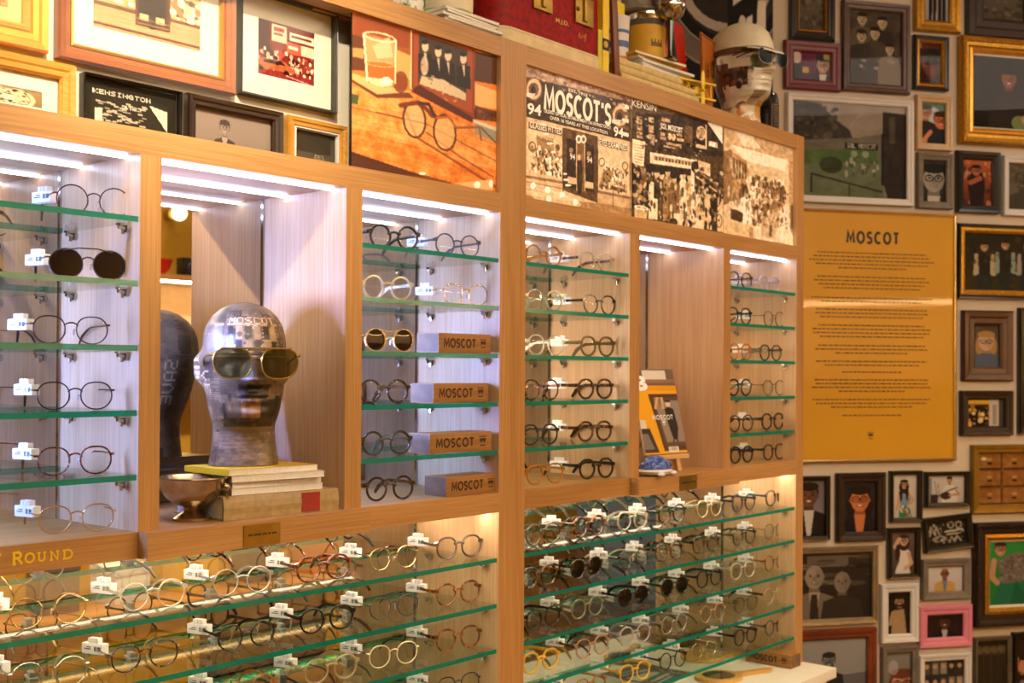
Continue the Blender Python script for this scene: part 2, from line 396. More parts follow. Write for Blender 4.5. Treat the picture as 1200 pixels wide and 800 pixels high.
# ---------------------------------------------------------------- counter and cabinets
ZT, ZB, ZC, ZD, ZE, ZF, ZK = z(.7457), z(.7034), z(.4006), z(.3582), z(-.2617), z(-.3053), z(-.892)
DEP = .258
SH_UP = [.2556, .1500, .0440, -.0624, -.1680]
SH_LO = [-.4060, -.5070, -.6065, -.7080, -.8060]
ctr = thing('display_counter', 'white counter running beneath both wooden eyewear cabinets', 'counter', (2.0, .1, 0))
MB().box((.4, -.112, ZK-.03), (3.372, .45, ZK)).build('countertop', pm('white_laminate', 'ece4d4', rough=.4, var=.02), ctr, world=True, bevel=.002)
MB().box((.45, -.09, 0), (3.35, .44, ZK-.03)).build('base', pm('white_panel', 'ddd6c8', rough=.5, var=.02), ctr, world=True)
SIDE = {3: 1, 5: 1}
def board(name, a, b, par, mats=None, face_m=None, **k):
    return MB().box(a, b, 0, None, face_m).build(name, mats or [OAK_H], par, world=True, **k)
def bracket(par, x, y, zz, s=1):
    m = MB(); m.tube([(x, y, zz-.008), (x-.006, y, zz-.008)], .0075, n=12, up=(0,1,0))
    m.tube([(x-.006, y, zz-.008), (x-.018, y, zz-.006)], .004, n=10, up=(0,1,0))
    m.box((x-.02, y-.005, zz-.004), (x-.004, y+.005, zz-.0005))
    m.tube([(x-.010, y, zz-.018), (x-.010, y, zz-.002)], .0028, n=8, up=(0,1,0))
    m.build('shelf_bracket', CHROME, par, world=True, smooth=True)
def glass_shelf(par, x0, x1, r, ends=True):
    zt = z(r)
    g = MB().box((x0+.001, .003, zt-.0095), (x1-.001, .25, zt), 0, None, {2: 1, 4: 2}).build('glass_shelf', [GLASS_TOP, GLASS_EDGE, GLASS_BACK], par, world=True)
    for y in (.035, .205): bracket(g, x1, y, zt-.0095)
    return g
def led(par, x0, x1, zc, m=None):
    for y in (.036, .182):
        MB().box((x0+.002, y-.004, zc-.004), (x1-.004, y+.004, zc+.0005)).build('led_strip', m or LED, par, world=True)
def cabinet(name, label, x0, x1, uprights, niche, ends, lv):
    """ends: (left stile, right stile) x ranges; uprights: inner stiles; niche: index of the open bay"""
    par = thing(name, label, 'cabinet', ((x0+x1)/2, 0, ZK))
    def rail(nm, P):      # L-shaped section (y, z) run along the cabinet
        m = MB(); n = len(P); m.add([(x0, y, q) for y, q in P]+[(x1, y, q) for y, q in P], [tuple(range(n)), tuple(range(2*n-1, n-1, -1))]+[(i, i+n, (i+1) % n+n, (i+1) % n) for i in range(n)], 0)
        m.m = [0, 0]+[1 if (nm == 'middle_rail' and P[i][1] == P[(i+1) % n][1] == ZD) else 0 for i in range(n)]
        m.build(nm, [OAK_H, PALE_H], par, world=True)
    rail('top_rail', [(0, ZB), (.040, ZB), (.040, ZT-.003), (.45, ZT-.003), (.45, ZT), (0, ZT)])
    rail('middle_rail', [(0, ZD), (DEP, ZD), (DEP, ZD+.008), (.040, ZD+.008), (.040, ZC), (0, ZC)])
    for s in ends:
        if s: board('stile', (s[0], -.0006, ZK), (s[1], .45, ZT), par, [OAK_V, PALE_V], SIDE)
    xi0 = ends[0][1] if ends[0] else x0; xi1 = ends[1][0] if ends[1] else x1
    board('back_panel', (xi0, DEP+.006, ZK), (xi1, .45, ZB), par, [PALE_V])
    edges = [xi0]
    for u in uprights:
        board('stile', (u[0], -.0004, ZE), (u[1], DEP+.004, ZD), par, [OAK_V, PALE_V], SIDE); edges += list(u)
    edges.append(xi1)
    board('ledge', (xi0, 0, ZF), (xi1, DEP+.004, ZE), par, [OAK_H, PALE_H], {1: 0})
    n0, n1 = edges[2*niche], edges[2*niche+1]
    board('niche_ledge', (n0-.0395, -.03, ZF-.0008), (n1+.04, .0, ZE+.0008), par, [OAK_H])
    for k in range(3):
        a, b = edges[2*k], edges[2*k+1]
        MB().box((a, DEP, ZE), (b, DEP+.004, ZD)).build('back_mirror', MIRROR, par, world=True)
        MB().box((b-.0045, DEP-.004, ZE), (b-.0005, DEP, ZD)).build('mirror_trim', CHROME, par, world=True)
        led(par, a, b, ZD)
        for y in ((.034, .19) if k == niche else (.20,)):
            za, zb_ = (.07, .13) if k == niche else (-.10, .17)
            MB().box((a, y-.004, z(za)), (a+.004, y+.004, z(zb_))).build('led_strip', lv[k], par, world=True)  # unseen vertical strip added behind the left stile to light the side wall
        if k != niche:
            for r in SH_UP: glass_shelf(par, a, b, r)
    MB().box((xi0, DEP, ZK), (xi1, DEP+.004, ZF)).build('back_mirror', MIRROR, par, world=True)
    MB().box((xi1-.0045, DEP-.004, ZK), (xi1-.0005, DEP, ZF)).build('mirror_trim', CHROME, par, world=True)
    led(par, xi0, xi1, ZF, LEDW)
    for r in SH_LO: glass_shelf(par, xi0, xi1, r)
    return par
CL = cabinet('display_cabinet', 'left oak eyewear cabinet with mirrored bays and framed pictures above', .607, 2.0267,
             [(1.0512, 1.0907), (1.494, 1.5356)], 1, ((.607, .647), (1.9395, 2.0267)), (LEDV, LEDN, LEDV))
CR = cabinet('display_cabinet', 'right oak eyewear cabinet with sepia shopfront panels above its bays', 2.0267, 3.3667,
             [(2.4337, 2.4767), (2.8884, 2.9261)], 1, (None, (3.3202, 3.3667)), (LEDR, LEDQ, LEDQ))
CR.name = 'display_cabinet.001'
# plaques and gilt words on the ledges
for (xa, xb), par in (((1.238, 1.317), CL), ((2.6195, 2.7029), CR)):
    p = MB().box((xa, -.032, z(-.303)), (xb, -.03, z(-.2665))).build('brass_plaque', BRASS, par, world=True)
    T = Matrix.Translation((xa, -.032, z(-.303))); W = xb-xa
    m = MB(); r = random.Random(3); x = W*.12
    while x < W*.88:
        l = r.uniform(.0016, .0026); m.box((x, -.0004, .017), (x+l, 0, .0205), 0, T); x += l+.0012+(.002 if r.random() < .2 else 0)
    w_ = m.build('engraved_line', BLACK, None); w_.parent = p; w_.matrix_parent_inverse = Matrix.Identity(4)
    w_.location = -Vector(par.location)
GILT = pm('gilt_yellow', 'e6bd20', rough=.45, var=.05)
def on_front(px0, py0, px1, py1, y): a = at_y(px0, py0, y); b = at_y(px1, py1, y); return a[0], a[2], b[0], b[2]
def ledge_word(s, px0, px1, pyb, pyt):
    x0, z0, x1, _ = on_front(px0, pyb, px1, pyb, 0); zt = at_y(px0, pyt, 0)[2]
    ribbons('gilt_letter', s, x0, z0, x1, zt, GILT, CL, weight=.21, y=-.0008, world=True)
for s, a, b, yb, yt in (('Y', -14, 1, 664, 651), ('R', 14, 26, 661.5, 647.5), ('O', 29, 40, 659.5, 648.5), ('U', 43, 54, 658, 647.5), ('N', 58, 69, 656.5, 646), ('D', 73, 85, 655, 644.5)):
    ledge_word(s, a, b, yb, yt)
# ---------------------------------------------------------------- camera
cam = bpy.data.cameras.new('camera'); co = bpy.data.objects.new('camera', cam); COL.objects.link(co)
cam.sensor_width = 36; cam.lens = F/1200*36; cam.shift_y = SY/1200; cam.clip_start = .05
co.matrix_world = Matrix(((_rt[0], _up[0], -_fw[0], CAM[0]), (_rt[1], _up[1], -_fw[1], CAM[1]), (_rt[2], _up[2], -_fw[2], CAM[2]), (0, 0, 0, 1)))
cam.dof.use_dof = True; cam.dof.focus_distance = 2.15; cam.dof.aperture_fstop = 6.3
sc.camera = co
# ---------------------------------------------------------------- light
def lamp(kind, name, loc, energy, col, target=None, **k):
    l = bpy.data.lights.new(name, kind); l.energy = energy; l.color = col
    for a, v in k.items(): setattr(l, a, v)
    o = bpy.data.objects.new(name, l); COL.objects.link(o); o.location = loc
    if target is not None: o.rotation_euler = (Vector(target)-Vector(loc)).to_track_quat('-Z', 'Y').to_euler()
    return o
WARM = (1, .81, .54)
DISC = emission('downlight_glow', 'ffdca8', 25)
TRIM = pm('downlight_trim', 'e6e0d4', rough=.5)
k = 0
for x, y in ((.3, -.75), (1.2, -.75), (2.1, -.75), (3.0, -.75), (.5, -1.9), (1.1, -2.2), (2.4, -2.2), (3.6, -1.7)):
    t = thing('ceiling_downlight', 'recessed round warm downlight in the ceiling before the cabinets', 'ceiling light', (x, y, 3.3), group='ceiling downlights')
    MB().lathe([(.06, -.012), (.075, -.012), (.078, 0), (.06, 0)], 32).build('trim_ring', TRIM, t, smooth=True)
    MB().lathe([(.0, -.006), (.06, -.006), (.06, -.002)], 32).build('lamp_disc', DISC, t)
    lamp('SPOT', 'downlight_beam', (x, y, 3.27), 16 if y > -1 else 140, WARM, (x, y+(.55 if y > -1 else .1), 1.2), spot_size=1.75, spot_blend=.9, shadow_soft_size=.05)
lamp('AREA', 'ceiling_fill', (1.6, -2.4, 3.25), 120, (1, .82, .58), (1.8, -1.0, 0), shape='RECTANGLE', size=4.0, size_y=1.2)  # soft front fill added below the ceiling, no fixture modelled
lamp('AREA', 'wall_wash', (4.3, -1.6, 3.25), 14, (1, .86, .72), (4.6, -.2, 1.2), shape='RECTANGLE', size=1.6, size_y=.6)
for x in (1.6, 3.0, 4.4, 5.6):  # added lamps that brighten the counter reflected in the lower mirrors
    t = thing('added_spotlight', 'added white ceiling spotlight brightening the counter across the shop', 'ceiling light', (x, -1.6, 3.3), group='spotlights added to brighten the far counter')
    MB().tube([(0, 0, 0), (0, 0, -.06)], .012, n=10, up=(1,0,0)).build('stem', TRIM, t); MB().tube([(0, .03, -.04), (0, -.07, -.14)], .035, n=20, up=(1,0,0)).build('lamp_housing', TRIM, t, smooth=True)
    lamp('SPOT', 'counter_fill_beam', (x, -1.7, 3.14), 130, (1, .86, .62), (x, -2.95, .7), spot_size=1.5, spot_blend=.8, shadow_soft_size=.06)
lamp('SPOT', 'picture_bay_fill_beam', (.5, -1.25, 3.1), 330, (1, .84, .62), (1.12, .07, 2.38), spot_size=.72, spot_blend=.9, shadow_soft_size=.05)  # extra beam added to brighten the dim framed pictures
t = thing('ceiling_downlight', 'added unseen ceiling downlight brightening the framed pictures above the left bays', 'ceiling light', (.5, -1.25, 3.3))  # fixture made up to go with the extra picture beam
MB().tube([(0, 0, 0), (0, 0, -.12)], .03, n=20, up=(1,0,0)).build('lamp_housing', TRIM, t, smooth=True)
MB().tube([(0, 0, -.12), (.01, .02, -.17)], .034, n=20, up=(1,0,0)).build('lamp_head', TRIM, t, smooth=True)
wd = bpy.data.worlds.new('world'); sc.world = wd; wd.use_nodes = True
wd.node_tree.nodes['Background'].inputs['Color'].default_value = (.9, .75, .6, 1); wd.node_tree.nodes['Background'].inputs['Strength'].default_value = .12
sc.view_settings.view_transform = 'Standard'; sc.view_settings.look = 'None'; sc.view_settings.exposure = 0
cy = sc.cycles
cy.use_denoising = True; cy.caustics_reflective = False; cy.caustics_refractive = False
cy.max_bounces = 9; cy.transparent_max_bounces = 40; cy.glossy_bounces = 6; cy.diffuse_bounces = 3; cy.sample_clamp_indirect = 4; cy.use_light_tree = True
# ---------------------------------------------------------------- eyewear
def clear_acetate(name, col, k=.55):
    return seethrough(name, 'f6f2e6', 1.2, rough=.05, ior=1.5, body=col, body_mix=k)
FM = {
 'black': pm('black_acetate', '171412', rough=.16, var=.1, coat=.5),
 'matte black metal': pm('black_metal', '22201e', rough=.35, metal=.4, var=.1),
 'gunmetal': pm('gunmetal', '5c5654', rough=.3, metal=.9, var=.1),
 'dark bronze': pm('dark_bronze_metal', '4a332a', rough=.3, metal=.7, var=.15),
 'gold': GOLD,
 'silver': pm('silver_metal', 'd9d7d2', rough=.2, metal=1, var=.05),
 'tortoiseshell': mottled('tortoise_acetate', '1a0d07', '9a5a1e', thr=.57),
 'dark tortoiseshell': mottled('dark_tortoise_acetate', '150c08', '6e3f16', thr=.56),
 'red tortoiseshell': mottled('red_tortoise_acetate', '3a140c', '8f4526'),
 'brown': mottled('brown_acetate', '5a3312', 'a8692a', scale=90),
 'grey brown': pm('grey_brown_acetate', '54463e', rough=.2, var=.2, coat=.4),
 'olive': pm('olive_acetate', '5a4a20', rough=.2, var=.2, coat=.4),
 'dark olive': pm('dark_olive_acetate', '37341f', rough=.2, var=.25, coat=.4),
 'clear': clear_acetate('clear_acetate', 'e6e2d4', .38),
 'champagne': clear_acetate('champagne_acetate', 'd8c59a', .42),
 'honey': clear_acetate('honey_acetate', 'b97a2c', .62),
 'sage': clear_acetate('sage_acetate', '8c9474', .7),
 'lilac grey': clear_acetate('lilac_acetate', 'c9bcc4', .7),
 'blush': clear_acetate('blush_acetate', 'c99a76', .7),
 'yellow': pm('yellow_acetate', 'e8b63a', rough=.2, var=.1, coat=.5),
 'cream': pm('cream_acetate', 'efe0b8', rough=.2, var=.06, coat=.5),
 'silver grey': pm('silver_grey_acetate', 'a9a6a0', rough=.25, metal=.4, var=.08),
 'dark grey': pm('dark_grey_metal', '4c5058', rough=.3, metal=.5, var=.1),
}
LENS = seethrough('clear_lens', 'fafaf8', .9, ior=1.42)
SUNLENS = seethrough('dark_lens', '2e1c14', 1.0, ior=1.5, body='120c0a', body_mix=.6)
OLIVELENS = seethrough('olive_lens', '7d7446', 1.2, ior=1.5, body='3a3520', body_mix=.25)
PAD = seethrough('nose_pad_silicone', 'f4efe6', 1.0, body='e8e0d0', body_mix=.5)
def lens_pts(kind, w, h, N=36):
    P = []
    for k in range(N):
        a = 2*pi*k/N; c, s = math.cos(a), math.sin(a)
        if kind == 'round': x, y = w/2*c, h/2*s
        elif kind == 'panto':
            x = w/2*math.copysign(abs(c)**.92, c); y = h/2*math.copysign(abs(s)**.86, s)
            x *= 1-.10*max(0, -s)**1.5
            if s > 0: y *= 1-.06*(1-abs(c))
        elif kind == 'oval': x, y = w/2*math.copysign(abs(c)**.95, c), h/2*math.copysign(abs(s)**.95, s)
        else:      # aviator: squared top, rounded drop
            x = w/2*math.copysign(abs(c)**.7, c); y = h/2*math.copysign(abs(s)**.72, s)
        P.append((x, y))
    return P
_G = {}
def eyewear_meshes(kind, w, h, br, t, dp, fmat, tmat, lmat, style):
    key = (kind, w, h, br, t, dp, fmat, tmat, lmat, style)
    if key in _G: return _G[key]
    metal = style != 'acetate'; M = FM[fmat]; TM = FM[tmat]
    zc = h/2+t
    fr = MB(); pts = lens_pts(kind, w, h); out = {}
    c = min(t, dp)*.28
    prof = [(0,-dp/2+c),(0,dp/2-c),(c,dp/2),(t-c,dp/2),(t,dp/2-c),(t,-dp/2+c),(t-c,-dp/2),(c,-dp/2)]
    lenses = []
    for sd in (-1, 1):
        cx = sd*(w+br)/2; N = len(pts)
        P = [(sd*p[0], p[1]) for p in pts]
        vs = []
        for i in range(N):
            ax = P[(i+1) % N][0]-P[i-1][0]; az = P[(i+1) % N][1]-P[i-1][1]; L = math.hypot(ax, az); nx, nz = az/L*sd, -ax/L*sd
            for a, y in prof: vs.append((cx+P[i][0]+nx*a, y, zc+P[i][1]+nz*a))
        q = len(prof)
        fr.add(vs, [(i*q+j, i*q+(j+1) % q, ((i+1) % N)*q+(j+1) % q, ((i+1) % N)*q+j) for i in range(N) for j in range(q)])
        if style == 'clipon':   # second wire rim of the clip in front
            fr.tube([(cx+p[0]*1.06, -.004, zc+p[1]*1.06) for p in P], .0009, n=6, closed=True, up=(0,1,0))
        lv = [(cx, -.0012, zc)]+[(cx+p[0]*k, -.0012*(1-k*k), zc+p[1]*k) for k in (.55, 1.02) for p in P]
        lf = [(0, 1+i, 1+(i+1) % N) for i in range(N)]+[(1+i, 1+N+i, 1+N+(i+1) % N, 1+(i+1) % N) for i in range(N)]
        lenses.append(MB().add(lv, lf).mesh('lens', [lmat], smooth=True))
    zb = zc+h*.14
    if metal:
        r = t*.55
        fr.tube([(-br/2-.001, 0, zb), (-br*.38, -.002, zb+br*.16), (-br*.14, -.003, zb+br*.26), (br*.14, -.003, zb+br*.26), (br*.38, -.002, zb+br*.16), (br/2+.001, 0, zb)], r, n=6, up=(0,1,0))
        if style == 'doublebar':
            fr.tube([(-w*.78, -.001, zc+h*.46), (-w*.3, -.003, zc+h*.56), (w*.3, -.003, zc+h*.56), (w*.78, -.001, zc+h*.46)], r, n=6, up=(0,1,0))
        if style == 'clipon':
            fr.tube([(-w*.5, -.005, zc+h*.5), (-.01, -.006, zc+h*.42), (.01, -.006, zc+h*.42), (w*.5, -.005, zc+h*.5)], .0008, n=6, up=(0,1,0))
        pads = []
        for sd in (-1, 1):
            fr.tube([(sd*br/2, .001, zb-h*.12), (sd*br*.36, .007, zb-h*.16), (sd*br*.36, .008, zb-h*.2)], .0006, n=5, up=(1,0,0))
            pads.append(MB().ball((sd*br*.36, .009, zb-h*.22), (.0016, .003, .006), 10, 8).mesh('nose_pad', [PAD], smooth=True))
        out['pads'] = pads
    else:
        k = t*.62
        fr.tube([(-br/2-t*.6, 0, zb+.001), (-br*.3, 0, zb+br*.14), (0, 0, zb+br*.2), (br*.3, 0, zb+br*.14), (br/2+t*.6, 0, zb+.001)], [k*1.25, k, k*.92, k, k*1.25], n=8, up=(0,1,0))
    hx = w+br/2+t; zh = zc+h*.2
    temples = []
    for sd in (-1, 1):
        if metal: fr.tube([(sd*(hx-t), 0, zh), (sd*(hx+.002), 0, zh), (sd*(hx+.0035), .004, zh)], t*.8, n=6)
        else: fr.prism([(sd*(hx-t*1.3), zh-.0035), (sd*(hx+.0035), zh-.003), (sd*(hx+.0045), zh+.0035), (sd*(hx-t*1.1), zh+.006)], -dp/2, dp/2+.003)
        xo = hx+.0025
        pth = [(sd*xo, .002, zh), (sd*(xo+.001), .03, zh), (sd*(xo-.001), .065, zh), (sd*(xo-.004), .095, zh-.001), (sd*(xo-.006), .110, zh-.006), (sd*(xo-.009), .125, zh-.5*(zh-.003)), (sd*(xo-.011), .138, .003)]
        m = MB()
        if metal: m.tube(pth, [.0012, .0012, .0012, .0016, .0022, .0024, .0017], n=6)
        else:
            pr = [(-.4,-1),(.4,-1),(.55,-.6),(.55,.6),(.4,1),(-.4,1),(-.55,.6),(-.55,-.6)]
            k = t*.62+.0003
            m.tube(pth, [k*1.25, k, k*.95, k*1.1, k*1.25, k*1.35, k*.9], prof=pr)
        temples.append(m.mesh('temple', [TM], smooth=True))
    out['front'] = fr.mesh('frame_front', [M], smooth=True, angle=45)
    out['lenses'] = lenses; out['temples'] = temples; out['hx'] = hx; out['zh'] = zh; out['height'] = h+2*t
    _G[key] = out; return out
TAG = MB().box((-.007, -.02, -.008), (.007, .02, .008))
for y in (-.007, 0, .007): TAG.box((-.005, y-.003, .007), (.005, y+.003, .016))
TAG.box((-.004, -.010, .0075), (.004, .010, .0115))
TAG = TAG.mesh('security_tag', [WHITE], bevel=.0012)
BAR = MB(); _r = random.Random(2); _y = -.0165
while _y < -.004: BAR.box((-.0073, _y, -.003), (-.00705, _y+_r.uniform(.0006, .0015), .004)); _y += .0021
for q in (0, 1): BAR.box((-.0073, .002, -.001+q*.003), (-.00705, .0145-q*.004, .0002+q*.003))
BAR = BAR.mesh('barcode_label', [BLACK])
KIND = {   # lens outline, lens w, h, bridge, rim thickness, depth, construction
 'wire': ('round', .047, .045, .021, .0021, .0022, 'metal'),
 'wirepanto': ('panto', .047, .043, .020, .0022, .0022, 'metal'),
 'combo': ('panto', .046, .043, .020, .0027, .0028, 'metal'),
 'thick': ('round', .041, .041, .023, .0048, .0042, 'acetate'),
 'slim': ('round', .044, .043, .021, .0030, .0034, 'acetate'),
 'panto': ('panto', .046, .043, .020, .0042, .0040, 'acetate'),
 'bold': ('panto', .045, .042, .021, .0056, .0048, 'acetate'),
 'brow': ('round', .050, .046, .019, .0022, .0024, 'doublebar'),
 'clip': ('round', .043, .043, .022, .0024, .0030, 'clipon'),
}
WORD = {'wire': 'round wire eyeglasses', 'wirepanto': 'thin metal eyeglasses', 'combo': 'slim rimmed metal eyeglasses', 'thick': 'thick round eyeglasses', 'slim': 'slim round eyeglasses',
        'panto': 'rounded acetate eyeglasses', 'bold': 'chunky rounded eyeglasses', 'brow': 'double-bar aviator sunglasses', 'clip': 'round clip-on sunglasses'}
def eyewear(px, py, shelf_z, y, style, col, label, group, rot=-10, tagged=True, dark=None, temple=None):
    kind, w, h, br, t, dp, cons = KIND[style]
    lm = {None: LENS, 'sun': SUNLENS, 'olive': OLIVELENS}[dark]
    g = eyewear_meshes(kind, w, h, br, t, dp, col, temple or col, lm, cons)
    p = at_y(px, py, y)
    name = 'sunglasses' if dark else 'eyeglasses'
    o = thing(name, label, 'sunglasses' if dark else 'eyeglasses', (p[0], y, shelf_z+.0004), math.radians(rot), group)
    link('frame_front', g['front'], o)
    for m in g['lenses']: link('lens', m, o)
    for m in g['temples']: link('temple', m, o)
    for m in g.get('pads', ()): link('nose_pad', m, o)
    if tagged:
        s = link('security_tag', TAG, o, (-(g['hx']+.0015), .070, g['zh']), (0, 0, .45))
        s.scale = (1.12, 1.15, 1.12)
        link('barcode_label', BAR, s)
    return o
def row(entries, zs, where, group, y=.05, rot=-10, cab=''):
    """one shelf of eyewear, listed left to right as (px, py, style, colour, extra)"""
    n = len(entries); names = ['leftmost', 'second from left', 'third from left', 'fourth from left', 'third from right', 'second from right', 'rightmost']
    for i, e in enumerate(entries):
        px, py, st, col = e[:4]; kw = dict(e[4]) if len(e) > 4 else {}
        if n == 1: pos = 'alone'
        elif n == 2: pos = ('left one', 'right one')[i]
        else: pos = names[i] if i < (n+1)//2 else {1: 'rightmost', 2: 'second from right', 3: 'third from right', 4: 'fourth from right'}[n-i]
        wd = WORD[st]
        if kw.get('dark') and 'sunglasses' not in wd: wd = wd.replace('eyeglasses', 'sunglasses')
        col_ = col.replace('tortoiseshell', 'tortoise')
        lab = f"{col_} {wd} {where}, {pos}" if pos != 'alone' else f"{col_} {wd} {where}"
        eyewear(px, py, zs, kw.pop('y', y), st, col, lab, group, kw.pop('rot', rot)+random.uniform(-2, 2), **kw)
UP = [z(r) for r in SH_UP]+[ZE]; LO = [z(r) for r in SH_LO]
LV = ['top glass shelf', 'second glass shelf', 'third glass shelf', 'fourth glass shelf', 'fifth glass shelf', 'wooden ledge']
N0 = {'tagged': False}
# far-left bay: one pair in view per level
G = 'eyeglasses in the far-left bay'
for k, e in enumerate([(110, 230, 'wire', 'dark bronze'), (103, 305, 'brow', 'gunmetal', {'dark': 'sun'}), (83, 385, 'wirepanto', 'dark bronze'), (88, 460, 'wirepanto', 'matte black metal'), (88, 538, 'combo', 'red tortoiseshell'), (90, 606, 'wirepanto', 'gold')]):
    row([e], UP[k], 'on '+LV[k]+' of far-left bay', G, y=.06, rot=-14)
G = 'eyeglasses in the third bay of the left cabinet'
for k, es in enumerate([
  [(462, 262, 'thick', 'black', N0), (536, 308, 'slim', 'dark grey')],
  [(454, 340, 'thick', 'champagne', N0), (546, 345, 'combo', 'gold')],
  [(456, 396, 'clip', 'gold', {'dark': 'sun', 'tagged': False})],
  [(450, 458, 'thick', 'dark tortoiseshell', N0)],
  [(453, 516, 'thick', 'dark olive', N0)],
  [(457, 575, 'thick', 'dark tortoiseshell', N0)]]):
    row(es, UP[k], 'on '+LV[k]+' in bay beside centre post', G, y=.05, rot=-12)
G = 'eyeglasses in the first bay of the right cabinet'
for k, es in enumerate([
  [(637, 295, 'thick', 'honey', N0), (699, 303, 'panto', 'champagne', {'temple': 'tortoiseshell'})],
  [(638, 348, 'panto', 'sage', N0), (702.5, 354, 'panto', 'black')],
  [(640, 402, 'panto', 'clear', N0), (700, 403, 'bold', 'olive')],
  [(634, 456, 'panto', 'tortoiseshell', N0), (697.5, 455, 'bold', 'dark tortoiseshell')],
  [(633, 509, 'panto', 'black', N0), (697, 505, 'bold', 'tortoiseshell')],
  [(638.5, 557, 'panto', 'honey', N0), (699, 550, 'bold', 'black')]]):
    row(es, UP[k], 'on '+LV[k]+' right of centre post', G, y=.05, rot=-6)
G = 'eyeglasses in the last bay of the right cabinet'
for k, es in enumerate([
  [(867.5, 325, 'panto', 'tortoiseshell', N0), (901.5, 330, 'panto', 'lilac grey')],
  [(866.5, 368, 'panto', 'black', N0), (907, 370, 'combo', 'tortoiseshell')],
  [(867.5, 411, 'panto', 'honey', N0), (903, 412, 'panto', 'black')],
  [(867, 453, 'bold', 'black', N0), (907, 452, 'combo', 'olive')],
  [(868.5, 495, 'panto', 'dark tortoiseshell', N0), (905.5, 494, 'bold', 'black')],
  [(869, 533, 'bold', 'black', N0), (907, 530, 'panto', 'matte black metal')]]):
    row(es, UP[k], 'on '+LV[k]+' of rightmost bay', G, y=.05, rot=-3)
G = 'eyeglasses on the lower shelves of the left cabinet'
for k, es in enumerate([
  [(-62, 745, 'wire', 'silver', N0), (57, 715, 'wire', 'gold'), (179, 700, 'slim', 'clear'), (284, 683, 'slim', 'silver grey'), (379, 667, 'panto', 'red tortoiseshell'), (461, 655, 'combo', 'gold', {'temple': 'tortoiseshell'}), (538, 645, 'panto', 'grey brown')],
  [(58, 790, 'wire', 'silver'), (170, 772, 'combo', 'tortoiseshell', {'temple': 'gold'}), (289, 748, 'slim', 'black'), (383, 735, 'panto', 'matte black metal'), (462, 713, 'wirepanto', 'dark grey'), (537, 700, 'panto', 'brown')],
  [(172, 850, 'wire', 'gold'), (289, 815, 'slim', 'honey'), (388, 793, 'panto', 'champagne'), (461, 772, 'combo', 'cream', {'temple': 'matte black metal'}), (537, 756, 'panto', 'brown', {'temple': 'tortoiseshell'})],
  [(388, 850, 'panto', 'black'), (461, 830, 'slim', 'dark grey'), (537, 805, 'combo', 'gunmetal')]]):
    row(es, LO[k], 'on the '+['first', 'second', 'third', 'fourth'][k]+' shelf under left ledge', G, y=.06, rot=-10)
G = 'eyeglasses on the lower shelves of the right cabinet'
for k, es in enumerate([
  [(636.5, 625, 'panto', 'dark olive'), (690, 615, 'bold', 'tortoiseshell'), (741, 612, 'panto', 'clear'), (787, 606, 'panto', 'black'), (831, 598, 'panto', 'champagne'), (871.5, 590, 'panto', 'matte black metal'), (910, 585, 'panto', 'black')],
  [(632, 675, 'bold', 'tortoiseshell'), (687, 668, 'panto', 'dark tortoiseshell', {'dark': 'sun'}), (743, 658, 'combo', 'tortoiseshell', {'temple': 'cream'}), (783.5, 655, 'panto', 'tortoiseshell'), (827, 640, 'panto', 'dark tortoiseshell'), (872, 630, 'panto', 'dark olive'), (908, 622, 'combo', 'olive')],
  [(636.5, 730, 'panto', 'black'), (688, 718, 'panto', 'sage'), (742, 703, 'panto', 'black', {'dark': 'sun'}), (790.5, 692, 'panto', 'dark olive', {'dark': 'sun'}), (831, 680, 'panto', 'matte black metal'), (870.5, 670, 'panto', 'clear'), (908.5, 662, 'slim', 'brown')],
  [(633.5, 778, 'bold', 'yellow'), (694, 768, 'panto', 'blush', {'temple': 'tortoiseshell'}), (744, 750, 'panto', 'lilac grey'), (790, 738, 'slim', 'silver grey'), (835, 723, 'slim', 'blush'), (874, 710, 'combo', 'gunmetal'), (907.5, 702, 'panto', 'champagne', {'temple': 'tortoiseshell'})],
  [(692, 805, 'panto', 'honey'), (744, 795, 'panto', 'yellow'), (788.5, 778, 'slim', 'dark bronze'), (825, 765, 'wire', 'gold'), (873.5, 752, 'panto', 'matte black metal'), (908.5, 740, 'slim', 'dark grey')]]):
    row(es, LO[k], 'on the '+['first', 'second', 'third', 'fourth', 'fifth'][k]+' shelf under right ledge', G, y=.06, rot=-4)
# branded wooden blocks
BLOCK = wood('block_wood', 'ad7d40', '7d5222', 'x', rough=.55, coat=0)
ENDGRAIN = pm('end_grain', '6f5234', rough=.7, var=.35, scale=25)
BURN = pm('burnt_ink', '3c2410', rough=.7, var=.2)
def sign_icon(m, x, zc, s):
    """little hanging shop sign with a pair of spectacles below its bar"""
    m.box((x, -.0006, zc+s*.42), (x+s, -.0002, zc+s*.52))
    m.prism([(x+.1*s, zc+s*.3), (x+.9*s, zc+s*.3), (x+.9*s, zc+s*.05), (x+.72*s, zc-s*.15), (x+.56*s, zc+s*.02), (x+.44*s, zc+s*.02), (x+.28*s, zc-s*.15), (x+.1*s, zc+s*.05)], -.0006, -.0002)
    m.box((x+.15*s, -.0006, zc-s*.45), (x+.85*s, -.0002, zc-s*.34))
def wood_block(label, loc, rz, L, Dp, H, group='lettered wooden blocks'):
    o = thing('wood_block', label, 'block', loc, rz, group)
    MB().box((0, 0, 0), (L, Dp, H), 0, None, {3: 1, 5: 1}).build('block_body', [BLOCK, ENDGRAIN], o, bevel=.002)
    ribbons('burnt_letters', 'MOSCOT', L*.10, H*.29, L*.70, H*.71, BURN, o, weight=.25, y=-.0004, gap=.25)
    m = MB(); sign_icon(m, L*.79, H*.5, L*.12); m.build('burnt_emblem', BURN, o)
    return o
